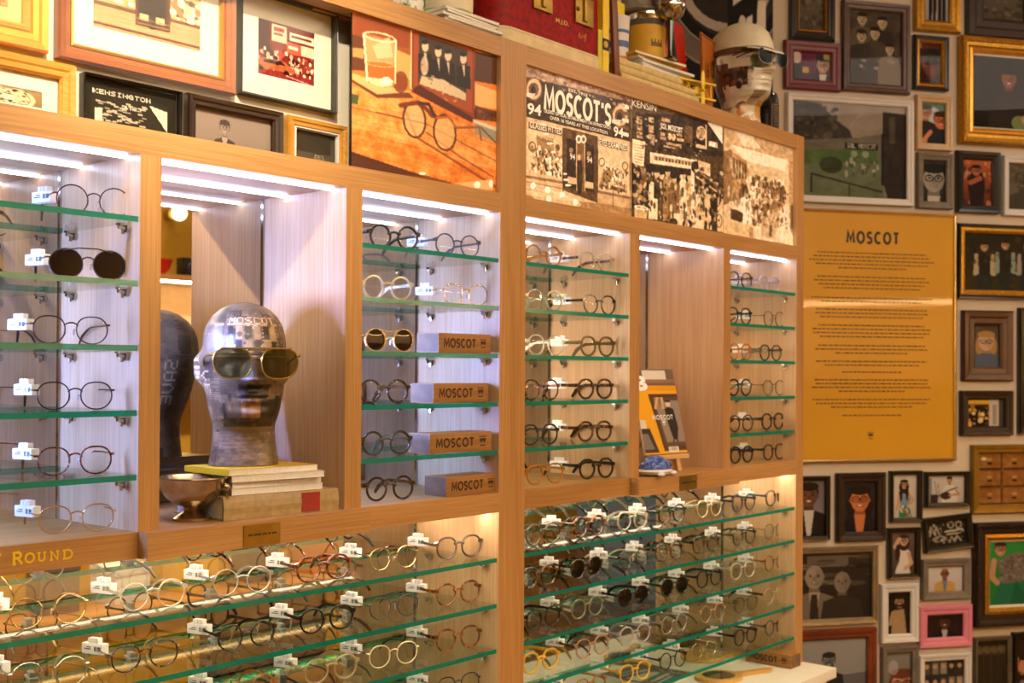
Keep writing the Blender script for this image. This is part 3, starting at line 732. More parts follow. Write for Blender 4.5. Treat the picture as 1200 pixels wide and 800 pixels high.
for k, (xl, xr, pyb) in enumerate([(514, 575, 413), (508, 576, 471), (503.5, 573.5, 528.5), (523, 583.5, 583)]):
    zz = UP[2+k]; a, b = at_y(xl, pyb, .012)[0], at_y(xr, pyb, .012)[0]
    wood_block('lettered wooden block standing on '+LV[2+k]+' beside ' + ['clip-on sunglasses', 'tortoise eyeglasses', 'dark olive eyeglasses', 'the centre post'][k],
               (a, .012, zz+.0004), math.radians((0, 3, -2, 0)[k]), b-a, .066, .042)
wood_block('lettered wooden block on white counter at the cabinet end panel', (3.256, .137, ZK+.0004), -pi/2, .157, .062, .042)
# ---------------------------------------------------------------- papered mannequin heads
HW = [(0,.066,.056,.066),(.02,.063,.053,.064),(.045,.0595,.050,.062),(.068,.058,.051,.063),(.082,.059,.066,.066),(.092,.062,.088,.070),(.104,.065,.096,.076),(.125,.0695,.098,.084),(.15,.0735,.099,.092),(.175,.0765,.099,.099),(.20,.078,.100,.104),(.225,.078,.102,.106),(.25,.076,.097,.103),(.27,.071,.088,.095),(.288,.061,.074,.081),(.302,.046,.056,.062),(.311,.028,.034,.038),(.3155,.010,.012,.014),(.316,.0005,.0005,.0005)]
def head_mesh(name, cv, mat, nt=280, nz=230, H=.316):
    tab = np.array(HW); ts = np.linspace(0, 1, nz)
    s_ = np.linspace(0, 1, len(tab))
    # smooth interpolation of the section table
    zz = np.concatenate([np.linspace(0, .29, int(nz*.84), endpoint=False), .29+(.316-.29)*np.sin(np.linspace(0, pi/2, nz-int(nz*.84)))])
    w, f, b = (np.interp(zz, tab[:, 0], tab[:, k]) for k in (1, 2, 3))
    for _ in range(3):
        for q in (w, f, b): q[1:-1] = (q[:-2]+2*q[1:-1]+q[2:])/4
    ph = np.linspace(-pi, pi, nt, endpoint=False)
    PH, Zg = np.meshgrid(ph, zz); Wg, Fg, Bg = (np.repeat(q[:, None], nt, 1) for q in (w, f, b))
    X = Wg*np.sign(np.sin(PH))*np.abs(np.sin(PH))**.95; C = np.cos(PH)
    Y = np.where(C > 0, -Fg*np.abs(C)**.92, Bg*np.abs(C))
    g = lambda x0, z0, sx, sz: np.exp(-((X-x0)/sx)**2-((Zg-z0)/sz)**2)
    fr = (C > 0)
    dy = np.zeros_like(X)
    ridge = np.interp(Zg, [.150, .158, .166, .178, .195, .21], [0, .018, .029, .022, .011, 0])
    dy += ridge*np.exp(-(X/np.interp(Zg, [.15, .168, .2], [.014, .015, .010]))**2)
    dy += .008*(g(.013, .162, .008, .008)+g(-.013, .162, .008, .008))
    dy -= .011*(g(.031, .196, .019, .013)+g(-.031, .196, .019, .013))
    dy += .005*(g(.030, .195, .011, .008)+g(-.030, .195, .011, .008))
    dy += .006*(g(.03, .215, .024, .007)+g(-.03, .215, .024, .007))
    dy += .0075*g(0, .137, .021, .0055)+.0075*g(0, .1255, .018, .0055)-.004*g(0, .131, .024, .0025)-.005*g(0, .115, .022, .006)
    dy += .008*g(0, .101, .018, .010)
    dy += .004*(g(.042, .168, .02, .016)+g(-.042, .168, .02, .016))
    Y = Y-np.where(fr, dy, 0)
    for sd in (-1, 1):     # ears
        e = np.exp(-((PH-sd*1.72)/.17)**2)*np.exp(-((Zg-.186)/.030)**4); c = np.exp(-((PH-sd*1.66)/.07)**2)*np.exp(-((Zg-.186)/.018)**2)
        X = X+sd*(.019*e-.012*c)
    P = np.stack([X, Y, Zg], -1).reshape(-1, 3)
    i = np.arange(nz*nt).reshape(nz, nt); j = np.roll(i, -1, 1)
    Q = np.stack([i[:-1], j[:-1], j[1:], i[1:]], -1).reshape(-1, 4)
    me = bpy.data.meshes.new(name); me.from_pydata(P.tolist(), [], Q.tolist()+[list(range(nt-1, -1, -1))])
    me.materials.append(mat); me.polygons.foreach_set('use_smooth', [True]*len(me.polygons)); me.update()
    u = ((PH+pi)/(2*pi)*(cv.w-1)).astype(int).ravel(); v = ((1-Zg/.316)*(cv.h-1)).astype(int).clip(0, cv.h-1).ravel()
    set_col(me, cv.a[v, u]); return me
def collage(seed, pal, w=560, h=400, words=()):
    r = random.Random(seed); c = Cv(w, h, pal[0])
    for _ in range(95):
        u, v = r.random(), r.random(); du, dv = r.uniform(.04, .16), r.uniform(.04, .16); col = np.array(c.c(r.choice(pal)))*r.uniform(.75, 1.1)
        a = r.uniform(-.15, .15); c.poly([(u, v), (u+du, v+a*du*1.5), (u+du, v+dv+a*du*1.5), (u, v+dv)], np.clip(col, 0, 1))
        k = r.random(); dk = np.clip(col*.35, 0, 1); lt = np.clip(col*1.7+.1, 0, 1)
        if k < .4:
            q = v+.012
            while q < v+dv-.01: c.rect(u+.006, q, u+du-.006-r.random()*.02, q+.006, dk if col.mean() > .35 else lt, .7); q += .014
        elif k < .6:
            for i in range(5): c.rect(u+du*r.random(), v+dv*r.random()*.7, u+du*r.random(), v+dv*r.random(), r.choice([dk, lt]), .6)
        elif k < .75:
            c.text(''.join(r.choice('AEIOSTRNL') for _ in range(3)), u+.01, v+.01, du*.8, dv*.5, lt if col.mean() < .4 else dk)
    for s, u, v, wu, hv, col, vert in words: c.text(s, u, v, wu, hv, col, vert=vert)
    return c.noise(.12, 20, seed)
GREYS = ['6a6258', '8a8276', '4a443e', 'a59c8e', '3a3530', '776e62', 'b6ac9c', '2e2a27', '5b544b']
cv = collage(11, GREYS)
# face front sits at u=.5 : dark beard panels, shop-front pasted on the brow, words up the side
cv.rect(.36, .62, .64, .76, '2f2a26'); cv.rect(.45, .585, .53, .72, 'a3927c'); cv.rect(.53, .585, .60, .70, '3a332c'); cv.rect(.38, .585, .45, .70, '5f554a')
cv.rect(.33, .40, .67, .56, '6b6052', .6); cv.rect(.44, .50, .56, .58, '2c2622'); cv.rect(.40, .12, .60, .33, '6d6254')
for k in range(4): cv.rect(.41+k*.048, .17, .445+k*.048, .30, ['3d362e', '8d8270', '4a4239', '978b78'][k])
cv.rect(.41, .27, .44, .29, 'd8cfbd'); cv.rect(.50, .27, .53, .29, 'd8cfbd'); cv.text('MOSCOT', .40, .105, .2, .035, 'd6cdbc'); cv.text('OO', .47, .15, .05, .03, 'cfc6b4')
for k in range(7): cv.rect(.53, .15+k*.022, .60, .158+k*.022, 'b4a995')
cv.text('VE', .255, .42, .05, .14, 'cfc8ba', vert=True); cv.text('JOH', .20, .30, .045, .26, 'cfc8ba', vert=True); cv.text('SAVE', .08, .35, .05, .30, 'c9c2b4', vert=True)
cv.rect(.33, .76, .67, 1, '8b857e', .75)
for k in range(9): cv.line([(.33, .80+k*.024), (.67, .785+k*.024)], .004, '6d675f')

cv.rect(.30, .335, .70, .455, '463d34', .8)                     # dark band of photographs across the eyes
for k in range(14): cv.rect(.31+k*.028, .35+.012*(k % 3), .33+k*.028, .44-.01*(k % 2), ['2b2521', '8d8170', '3d352d', '6f6455'][k % 4], .8)
for k in range(10): cv.rect(.26, .47+k*.013, .36, .476+k*.013, '9d9282', .7); cv.rect(.64, .47+k*.013, .74, .476+k*.013, '2d2723', .7)
cv.rect(.60, .57, .66, .70, '1f1a17'); 
cv.rect(.455, .60, .525, .715, 'b39a80'); cv.rect(.39, .60, .45, .70, '6d6052'); cv.rect(.47, .60, .485, .71, '8d7862'); cv.rect(.36, .70, .64, .735, '241f1b', .8)
for k in range(6): cv.rect(.40+k*.034, .155, .424+k*.034, .235, ['221c17', 'b0a28c', '2a231d', '9c8f7a', '2e2620', 'b8aa94'][k]); cv.rect(.40+k*.034, .245, .424+k*.034, .315, ['8d8270', '2b241e', 'a59882', '352c25', '988b76', '29221c'][k])
cv.line([(.33, .335), (.67, .335)], .008, 'c2b59f'); cv.line([(.33, .145), (.67, .145)], .008, 'b5a994'); cv.line([(.62, .12), (.62, .33)], .006, '1d1814'); cv.line([(.38, .12), (.38, .33)], .006, '1d1814')
cv.spots(120, (.0, .0, 1, .36), ['2b2520', 'b5a994', '453b32', '8d806e'], .008, .012, 61, .6); cv.spots(90, (.2, .45, .8, .75), ['2b2520', 'a5967f', '453b32'], .007, .012, 62, .5); cv.spots(80, (.2, .78, .8, 1), ['5d564e', 'a39c94', '78716a'], .02, .012, 63, .6)
cv.text('MOSCOT', .40, .105, .2, .035, 'e3d9c6')
cv.noise(.10, 30, 4); cv.a = np.clip(cv.a*np.array([.92, .80, .64]), 0, 1)
HEADMAT = painted('varnished_collage', rough=.4, coat=.15)
def at_floor(px, py, zz): p = at_z(px, py, zz); return p[0], p[1]
# books and magazines under the head in the left niche
PAPER = pm('page_paper', 'e9e4d8', rough=.7, var=.06, scale=200)
def magazine(label, loc, rz, L, W, H, cover, group, name='magazine', spine=None):
    o = thing(name, label, 'magazine', loc, rz, group)
    MB().box((.001, .001, .0004), (L-.001, W-.001, H-.0004)).build('pages', PAPER, o)
    m = MB().box((0, 0, 0), (L, W, .0005)).box((0, 0, H-.0005), (L, W, H)).box((-.0004, 0, 0), (0, W, H))
    m.build('cover', cover, o); return o
zz = ZE+.0004
nx = 1.335; ny = .098
bk = thing('hardback_book', 'thick tan cloth hardback with red spine label, lying under the papered head', 'book', (nx-.108, .012, zz), math.radians(-3))
TAN = pm('tan_book_cloth', 'a98f5e', rough=.8, var=.15, scale=80); L_, W_, H_ = .252, .165, .042
MB().box((.003, .005, .0025), (L_-.004, W_-.004, H_-.0025)).build('pages', PAPER, bk)
m = MB().box((0, .004, 0), (L_, W_, .0025)).box((0, .004, H_-.0025), (L_, W_, H_))
m.tube([(0, .004, H_/2), (L_, .004, H_/2)], 1, prof=[(-.004, -H_/2), (0, -H_/2), (.001, -H_/2), (.001, H_/2), (-.001, H_/2), (-.004, H_/4), (-.0055, 0), (-.004, -H_/4)], up=(0,0,1))
m.build('cover', TAN, bk)
MB().box((L_*.66, -.0022, .0035), (L_*.82, .0, H_-.0035)).build('spine_label', pm('red_label', '9c2a1c', rough=.6), bk)
zz += H_+.0004
MC = [pm('white_cover', 'ece8e2', rough=.4, var=.03), pm('yellow_cover', 'e0b21c', rough=.4, var=.04), pm('grey_cover', 'b9b6b4', rough=.4)]
for k in range(4):
    hgt = .0114
    magazine(['bottom magazine of the stack under the papered head', 'second magazine from bottom under the papered head', 'third magazine from bottom under the papered head', 'yellow-backed top magazine right under the papered head'][k],
             (nx-.083+(.0, .004, -.002, -.010)[k], .024+(.0, .003, -.004, -.006)[k], zz), math.radians((-5, -3, -6, -2)[k]), .196, .145, hgt, MC[1] if k == 3 else MC[0], 'magazines under the papered head')
    zz += hgt+.0004
HEAD = thing('mannequin_head', 'dark grey paper-collaged mannequin head wearing gold aviators in left niche', 'mannequin head', (nx-.004, ny, zz), math.radians(-26))
link('head', head_mesh('head', cv, HEADMAT), HEAD)
HEAD.scale = (.97, .97, .96)
def aviators(name, label, loc, rz, metal, lm, w=.058, h=.046, br=.017, tilt=0, tl=.10):
    o = thing(name, label, 'sunglasses', loc, rz); M = metal; fr = MB(); P = lens_pts('aviator', w, h)
    for sd in (-1, 1):
        cx = sd*(w+br)/2
        q = []
        for x, y in P:
            k = -.006*max(0, -y/(h/2)); q.append((cx+sd*(x*(1-.12*max(0, -y/(h/2)))+k*.4), -.004+abs(cx+sd*x)**2*1.1, y))
        fr.tube(q, .0016, n=6, closed=True, up=(0,1,0))
        lv = [(cx, -.004+cx*cx*1.1, 0)]+q
        MB().add(lv, [(0, 1+i, 1+(i+1) % len(q)) for i in range(len(q))]).build('lens', lm, o, smooth=True)
        x1 = w+br/2
        t = MB().tube([(sd*x1, .004+x1*x1*.6, h*.28), (sd*(x1+.006), .014, h*.28), (sd*(x1+.007), tl*.6, h*.2), (sd*(x1+.003), tl, h*.05), (sd*(x1-.003), tl+.02, -h*.3)], [.0018, .0022, .0018, .002, .002], n=6)
        t.build('temple', M, o, smooth=True)
        fr.tube([(sd*(x1-.004), .004+x1*x1*.6, h*.28), (sd*(x1+.006), .010, h*.28)], .003, n=6)
    fr.tube([(-br*.9, -.005, h*.44), (0, -.006, h*.47), (br*.9, -.005, h*.44)], .0016, n=6, up=(0,1,0))
    fr.tube([(-br*.52, -.004, h*.10), (0, -.006, h*.2), (br*.52, -.004, h*.10)], .0014, n=6, up=(0,1,0))
    fr.tube([(-w*.95, -.001, h*.49), (-w*.4, -.004, h*.5), (w*.4, -.004, h*.5), (w*.95, -.001, h*.49)], .0019, n=6, up=(0,1,0))
    fr.build('frame_front', M, o, smooth=True); return o
hl = Vector((nx-.004, ny, zz)); rot = Matrix.Rotation(math.radians(-26), 4, 'Z')
aviators('aviator_sunglasses', 'gold aviators with olive tinted lenses worn by grey papered head', hl+rot @ Vector((0, -.120, .188)), math.radians(-26),
         pm('old_gold', 'a58a3c', rough=.25, metal=.85, var=.1), OLIVELENS, w=.066, h=.054, br=.018)
# footed silver bowl
p = at_z(225, 609, ZE); bx_, by_ = p[0], p[1]
bw = thing('footed_bowl', 'small tarnished silver footed bowl beside the book in left niche', 'bowl', (bx_, by_, ZE+.0005))
SILV = pm('tarnished_silver', 'b5a58a', rough=.22, metal=1, var=.25, scale=40)
MB().lathe([(.030, 0), (.031, .004), (.026, .008), (.016, .013), (.0125, .018), (.015, .022)], 40).build('foot', SILV, bw, smooth=True)
MB().lathe([(.013, .021), (.026, .025), (.040, .035), (.050, .050), (.055, .064), (.059, .067), (.0585, .069), (.054, .068), (.049, .054), (.038, .039), (.024, .029), (.0, .027)], 48).build('bowl_body', SILV, bw, smooth=True)
for a in (-.9, 2.2):
    c, s = math.cos(a+pi), math.sin(a+pi)
    h = MB().ball((c*.054, s*.054, .053), .007, 10, 8).build('lion_mask', SILV, bw, smooth=True)
    MB().tube([(c*.060+.010*math.cos(t)*-s, s*.060+.010*math.cos(t)*c, .043+.010*math.sin(t)) for t in np.linspace(0, 2*pi, 17)[:-1]], .0013, n=6, closed=True).build('ring_handle', SILV, bw, smooth=True)
bw.scale = (1.12, 1.12, 1.12)
# ---------------------------------------------------------------- right niche: easel with magazine, ceramic turtle
EX = at_y(775, 545, .06)
ez = thing('display_easel', 'small pale wooden easel holding the magazine in right niche', 'easel', (2.672, .05, ZE+.0005), math.radians(-8))
PINE = wood('pale_pine', 'dcb98a', 'c79c62', 'x', rough=.6, coat=0)
MB().box((-.075, -.012, .034), (.085, .012, .046)).build('ledge', PINE, ez, bevel=.001)
for s in (-1, 1):
    m = MB(); m.prism([(s*.055-.008, 0), (s*.055+.008, 0), (s*.045+.007, .036), (s*.045-.007, .036)], -.006, .008); m.prism([(s*.045-.006, .036), (s*.045+.006, .036), (s*.008+.005, .2), (s*.008-.005, .2)], .022, .03)
    m.build('front_leg', PINE, ez)
MB().tube([(0, .12, .004), (0, .045, .19)], 1, prof=[(-.005, -.004), (.005, -.004), (.005, .004), (-.005, .004)], up=(1,0,0)).build('rear_leg', PINE, ez)
mgz = thing('magazine', 'magazine with framed portrait cover propped upright on the small easel', 'magazine', (2.672, .05, ZE+.0475), math.radians(-8))
cv = Cv(110, 150, 'e2a417')
cv.rect(0, 0, 1, .20, '6a5648'); cv.rect(.25, .02, .8, .13, 'cfc8c0'); cv.rect(0, .13, 1, .17, '8a6a50'); cv.rect(0, .20, 1, .26, 'd8930f')
cv.poly([(.30, .30), (1, .30), (1, .97), (.46, .97)], '4a3020'); cv.poly([(.37, .34), (1, .34), (1, .91), (.52, .91)], '5d4334'); cv.poly([(.42, .38), (1, .38), (1, .87), (.56, .87)], '8f8078')
cv.ell(.73, .42, .06, .035, 'cfc2b4'); cv.rect(.66, .375, .80, .40, '2a2220'); cv.poly([(.63, .48), (.72, .45), (.84, .48), (.88, .70), (.82, .84), (.72, .84), (.66, .66)], '1d1918'); cv.rect(.70, .84, .74, .87, '1d1918'); cv.rect(.79, .84, .83, .87, '1d1918')
cv.rect(0, .60, .14, .70, 'd8cfc4'); cv.poly([(0, .70), (.2, .70), (.34, .98), (0, .98)], '2e231c'); cv.poly([(0, .76), (.14, .76), (.24, .94), (0, .94)], '77706c')
cv.rect(.56, .92, .80, .98, 'ece6da'); cv.line([(.0, .5), (1, .5)], .006, 'c9a060')
for k in range(6): cv.rect(.58+k*.035, .93, .592+k*.035, .97, '2a2622')
TILT_ = Matrix.Rotation(math.radians(-14), 4, 'X'); W_, H_ = .168, .235
T = TILT_ @ Matrix.Translation((-.085, -.008, 0))
picture('cover', cv, T, W_, H_, painted('printed_cover', rough=.3, coat=.3), mgz)
MB().box((-.085, -.0075, 0), (.083, -.001, H_), 0, TILT_).build('pages', PAPER, mgz)
ribbons('cover_title', 'MOSCOT', W_*.30, H_*.40, W_*.80, H_*.45, WHITE, mgz, T, weight=.2)
lettering('cover_title', 'B', W_*.05, H_*.74, W_*.32, H_*.92, WHITE, mgz, T, bold=.05)
m = MB(); sign_icon(m, W_*.52, H_*.36, W_*.08)
m.v = [tuple(T @ Vector(q)) for q in m.v]; m.build('cover_emblem', WHITE, mgz)
p = at_z(772, 556, ZE)
tu = thing('ceramic_turtle', 'blue and white glazed ceramic turtle in front of the easel', 'figurine', (2.545, -.002, ZE+.0015), math.radians(10))
m, n, l, b = _new('delft_glaze'); _v = n.new('ShaderNodeTexVoronoi'); _v.inputs['Scale'].default_value = 75; _v.feature = 'F1'; _tc = n.new('ShaderNodeTexCoord'); l.new(_tc.outputs['Object'], _v.inputs['Vector'])
_r = n.new('ShaderNodeValToRGB'); _r.color_ramp.interpolation = 'CONSTANT'
for pos, c in ((0, '2f4a9a'), (.22, 'e9e7ea'), (.42, '5a74b8'), (.52, 'eceaec')):
    e = _r.color_ramp.elements[0] if pos == 0 else (_r.color_ramp.elements[1] if pos == .52 else _r.color_ramp.elements.new(pos)); e.position = pos; e.color = (*lin(c), 1)
l.new(_v.outputs['Distance'], _r.inputs['Fac']); l.new(_r.outputs['Color'], b.inputs['Base Color']); b.inputs['Roughness'].default_value = .12; DELFT = m
GLAZE = pm('white_glaze', 'e6e4e8', rough=.15, var=.04)
MB().lathe([(.0, .006), (.038, .008), (.046, .013), (.047, .018), (.040, .034), (.026, .046), (.010, .051), (0, .052)], 36, T=Matrix.Diagonal((1.12, .85, 1, 1))).build('shell', DELFT, tu, smooth=True)
MB().lathe([(.0, .003), (.044, .004), (.052, .012), (.049, .017), (0, .018)], 36, T=Matrix.Diagonal((1.1, .85, 1, 1))).build('belly_rim', GLAZE, tu, smooth=True)
hd = MB().ball((.068, -.006, .024), (.015, .012, .011), 16, 12); hd.tube([(.045, -.003, .014), (.060, -.005, .021)], [.010, .009], n=10); hd.build('turtle_head', DELFT, tu, smooth=True)
for x, y in ((.036, -.036), (.036, .034), (-.034, -.034), (-.034, .034)): MB().ball((x, y, .006), (.014, .010, .0062), 12, 8).build('foot', GLAZE, tu, smooth=True)
# ---------------------------------------------------------------- counter below the right cabinet
MAPLE = wood('maple_paddle', 'd9ab5e', 'b98438', 'x', rough=.5, coat=.1)
def hand_mirror(label, x, y, rz, dz=0, flip=False):
    o = thing('hand_mirror', label, 'hand mirror', (x, y, ZK+.0005+dz), rz, 'wooden hand mirrors on the counter')
    P = [(.075*math.cos(a), .062*math.sin(a)) for a in np.linspace(.28, 2*pi-.28, 30)]+[(.10, -.013), (.135, -.011), (.185, -.013), (.195, -.006), (.195, .006), (.185, .013), (.135, .011), (.10, .013)]
    m = MB(); n = len(P); m.add([(a, b, 0) for a, b in P]+[(a, b, .010) for a, b in P], [tuple(range(n-1, -1, -1)), tuple(range(n, 2*n))]+[(i, (i+1) % n, (i+1) % n+n, i+n) for i in range(n)])
    m.build('paddle', MAPLE, o, bevel=.002)
    if not flip: MB().lathe([(0, .0098), (.048, .0098), (.048, .0108), (0, .0109)], 36).build('mirror_glass', MIRROR, o, smooth=True)
p = at_z(845, 792, ZK); q = at_z(830, 772, ZK)
hand_mirror('wooden paddle hand mirror lying glass up at the front of the counter', p[0]-.03, p[1]-.01, math.radians(-22))
hand_mirror('wooden paddle hand mirror lying face down behind the other one', q[0]-.01, q[1]+.02, math.radians(-30), 0, True)
p = at_z(795, 797, ZK)
bx = thing('leaflet', 'grey printed leaflet lying on counter left of the hand mirrors', 'leaflet', (p[0]-.1, p[1]-.02, ZK+.0005), math.radians(8))
cv = Cv(70, 50, '5c5a52'); cv.rect(.1, .2, .7, .4, 'c9c5b8'); cv.rect(.15, .55, .75, .62, 'b8b4a8'); cv.rect(.15, .7, .6, .76, 'b8b4a8'); cv.noise(.1, 8, 3)
T = Matrix.Translation((0, 0, .003)) @ Matrix.Rotation(-pi/2, 4, 'X')
picture('printed_face', cv, T, .2, .14, painted('leaflet_print', rough=.5), bx)
MB().box((0, 0, 0), (.2, .14, .0026)).build('card', PAPER, bx)
# ---------------------------------------------------------------- printed panels in the upper bays
PRINT = painted('glowing_print', rough=.35, emit=.42, coat=.15)  # emission added in the prints' own colours to brighten them; no backlight
def tr(ox, oy, s): return lambda x, y: (ox+x/s, oy+y/s)
class Panel:
    """a flat print in the plane y=Y, painted in coordinates of the place it shows"""
    def __init__(s, Y, X0, X1, Z0, Z1, cw, chh, bg, f):
        s.Y, s.X0, s.X1, s.Z0, s.Z1, s.f = Y, X0, X1, Z0, Z1, f
        s.cv = Cv(cw, chh, bg, s.uv)
    def xz(s, x, y): p = at_y(*s.f(x, y), s.Y); return p[0], p[2]
    def uv(s, x, y):
        X, Z = s.xz(x, y); return (X-s.X0)/(s.X1-s.X0), (s.Z1-Z)/(s.Z1-s.Z0)
    def finish(s, name, label, cat='picture', mat=None):
        o = thing(name, label, cat, ((s.X0+s.X1)/2, s.Y, s.Z0))
        T = Matrix.Translation((s.X0-o.location.x, 0, 0))
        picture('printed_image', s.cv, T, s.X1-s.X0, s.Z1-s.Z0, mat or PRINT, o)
        MB().box((s.X0-o.location.x, .0003, 0), (s.X1-o.location.x, .004, s.Z1-s.Z0)).build('panel_board', pm('panel_board', '2a211a', rough=.6), o)
        s.o = o; return o
    def text(s, st, a, b, hgt, mat, bold=.02, name='printed_lettering', space=1.0):
        """a = left end of the baseline, b = right end of the baseline, hgt = letter height in the same units at a"""
        x0, z0 = s.xz(*a); x1, z1 = s.xz(*b); zt = s.xz(a[0], a[1]-hgt)[1]
        sh = (z1-z0)/(x1-x0)
        T = Matrix(((1, 0, 0, -s.o.location.x), (0, 1, 0, 0), (sh, 0, 1, -s.Z0-sh*x0), (0, 0, 0, 1)))
        if bold == 'ribbon': return ribbons(name, st, x0, z0, x1, zt, mat, s.o, T, weight=.19, y=-.0007, gap=.22)
        return lettering(name, st, x0, z0, x1, zt, mat, s.o, T, bold=bold, y=-.0007, space=space)
# --- 1 : whisky glass, framed photo and spectacles on an amber table
XA = at_y(412.5, 100, .012)[0]
P = Panel(.012, XA, 1.9385, ZC, ZB, 230, 215, 'c86a22', tr(405, 0, 3.48)); c = P.cv
c.poly([(0,30),(640,230),(640,800),(0,800)], 'd5701f')
c.poly([(20,50),(270,110),(270,300),(20,250)], '9a4a14'); c.poly([(35,60),(260,118),(260,200),(35,150)], '8a3c10'); c.poly([(20,140),(80,155),(80,290),(20,285)], '5d2d0c'); c.poly([(30,195),(75,200),(75,240),(30,232)], 'c98a45')
c.poly([(20,290),(640,520),(640,780),(20,700)], 'd97627')
c.poly([(200,200),(270,230),(270,330),(200,300)], 'e09a50')
c.poly([(525,210),(635,235),(635,350),(525,330)], '4a2409'); c.poly([(528,340),(635,380),(635,450),(528,430)], 'e8a55c'); c.poly([(528,430),(635,460),(635,500),(520,485)], '5b2a0b')
c.poly([(20,350),(270,420),(620,560),(620,700),(300,600),(20,520)], 'e08a3c')
c.noise(.22, 22, 3, (0, .42, 1, 1))
for k in range(26): c.line([(20, 420+k*13), (330, 480+k*14), (640, 600+k*9)], .004, ['b8551a', 'f0a858', 'c96a22'][k % 3], .5)
c.line([(20,435),(330,505)], .008, '6a2c0c'); c.line([(330,505),(620,660)], .006, '7a360e')
c.poly([(20,310),(260,380),(280,400),(130,400),(20,330)], '6a3010'); c.poly([(20,295),(200,360),(275,375),(130,385),(20,320)], 'e9a866')
c.ell(225,335,30,45,'6a2c0c',.8)                      # glass and shadow
c.poly([(75,135),(205,165),(203,345),(160,358),(90,335)], 'b5682c'); c.poly([(80,145),(200,172),(200,260),(82,250)], 'cf9358'); c.poly([(85,258),(200,272),(198,325),(90,312)], 'c2601a'); c.poly([(90,315),(198,328),(190,350),(150,356),(100,338)], 'f3c88f')
c.line([(75,140),(90,330)], .014, 'f7d9ae'); c.line([(205,165),(203,340)], .012, 'f7d9ae'); c.ring(140,152,64,16,.010,'f5d3a4',1,.2); c.ring(142,262,58,10,.006,'e8a868',1,.12); c.poly([(110,190),(180,150),(195,235),(130,240)], 'efc593', .7); c.ell(165,330,22,16,'fbe6c0')
c.poly([(268,115),(528,195),(525,485),(265,360)], '7d2f0d'); c.poly([(280,128),(518,202),(515,462),(278,350)], '97401a')     # framed group
c.poly([(300,140),(497,205),(490,415),(295,340)], '3a2a1a')
for x, y in ((325,190),(378,212),(418,228),(480,240)):
    c.poly([(x-28,y+30),(x+26,y+30),(x+30,y+125),(x-28,y+110)], '1f1610'); c.ell(x, y, 14, 22, 'd9b98c'); c.ell(x, y-17, 14, 9, '15100c'); c.poly([(x-6,y+26),(x+6,y+26),(x+4,y+80)], 'c9b08a')
c.poly([(310,310),(400,325),(490,380),(490,412),(300,342)], 'c9ab80'); c.ell(322,270,16,40,'d9b98c',.8); c.spots(30,(.45,.2,.72,.5),['d8b88c','4a3826'],.008,.008,4,.6)
c.poly([(265,115),(271,116),(269,365),(263,360)], 'f2c48c'); c.poly([(300,345),(520,480),(515,500),(265,372)], '4a1a06')
c.poly([(25,380),(55,388),(52,425),(25,420)], '3f4a20'); c.poly([(520,485),(615,520),(615,580),(530,545)], '8a8468'); c.poly([(520,485),(615,520),(615,535),(522,500)], 'c9b890')
# the spectacles on the table and their long shadow
c.line([(240,440),(290,560),(420,640),(610,760)], .016, '7a2f0c', .8); c.line([(330,540),(470,640),(600,720)], .013, '7a2f0c', .7)
c.ring(281,488,44,72,.014,'4a2410',1,-.12); c.ring(404,540,44,72,.014,'4a2410',1,-.12); c.ell(281,488,40,66,'e9ad7c',.55,-.12); c.ell(404,540,40,66,'e9a870',.5,-.12)
c.line([(225,430),(245,425),(300,418),(335,450),(350,470),(372,478)], .030, '6a2c10'); c.line([(300,420),(340,425),(362,470)], .022, '3a1a0c'); c.line([(372,480),(420,476),(450,520)], .018, 'a5551a'); c.line([(450,520),(545,518),(552,570)], .016, '8a4a1e'); c.line([(552,520),(610,580)], .010, '5a2a10')
c.poly([(20,615),(330,720),(20,690)], '3a1606'); c.poly([(20,630),(430,742),(430,770),(20,700)], '4a1d08', .7); c.ell(313,706,14,6,'fff0cc'); c.poly([(440,745),(600,730),(600,775),(520,765)], 'e2a86a')
c.ell(536,752,12,14,'fff4d4'); c.ell(592,748,8,16,'fff4d4'); c.blur(1)
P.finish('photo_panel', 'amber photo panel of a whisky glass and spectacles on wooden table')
# --- 2 : sepia shop front
S0, S1, S2, S3, S4 = '2a1a0c', '6b4a28', 'a87d4c', 'd9b384', 'fbe8c8'
XB1, XB2 = at_y(740.5, 200, .012)[0], at_y(848, 200, .012)[0]
P = Panel(.012, 2.0275, XB1, ZC, ZB, 270, 230, S2, tr(612, 76, 4.706)); c = P.cv
c.poly([(0,20),(610,200),(610,780),(0,720)], S3)
c.poly([(15,25),(600,170),(600,205),(15,65)], 'b58d6e'); c.spots(50,(0,0,1,.12),['8a6248','d0ab8c','a57a5a'],.022,.016,5)
c.poly([(20,62),(600,205),(600,430),(20,295)], '3b2812'); c.line([(20,290),(600,428)], .012, S3); c.line([(20,62),(600,205)], .010, S2)
for x, y, r in ((66,135,46),(540,280,46)):
    c.ell(x,y,r,r*1.45,S3); c.ring(x,y,r*.95,r*1.35,.012,S1); c.ell(x-2,y+2,r*.62,r*.8,S1); c.ell(x-4,y+5,r*.34,r*.45,S0); c.poly([(x-46,y+20),(x+10,y+25),(x-10,y+50),(x-46,y+40)], S4, .8)
for k in range(6): c.poly([(552,180+k*38),(586,188+k*38),(586,208+k*38),(552,198+k*38)], S4 if k % 2 else S1)
c.poly([(20,300),(225,350),(225,640),(20,610)], S3); c.poly([(36,315),(220,358),(220,392),(36,350)], S1); c.poly([(38,355),(218,395),(218,600),(38,580)], 'e0bd8c'); c.poly([(80,400),(170,420),(165,560),(85,545)], S2); c.spots(30,(.08,.55,.33,.78),[S1,S4,S2],.016,.02,3)
c.ring(56,450,18,24,.012,S1); c.poly([(75,460),(95,465),(92,560),(70,555)], S1)
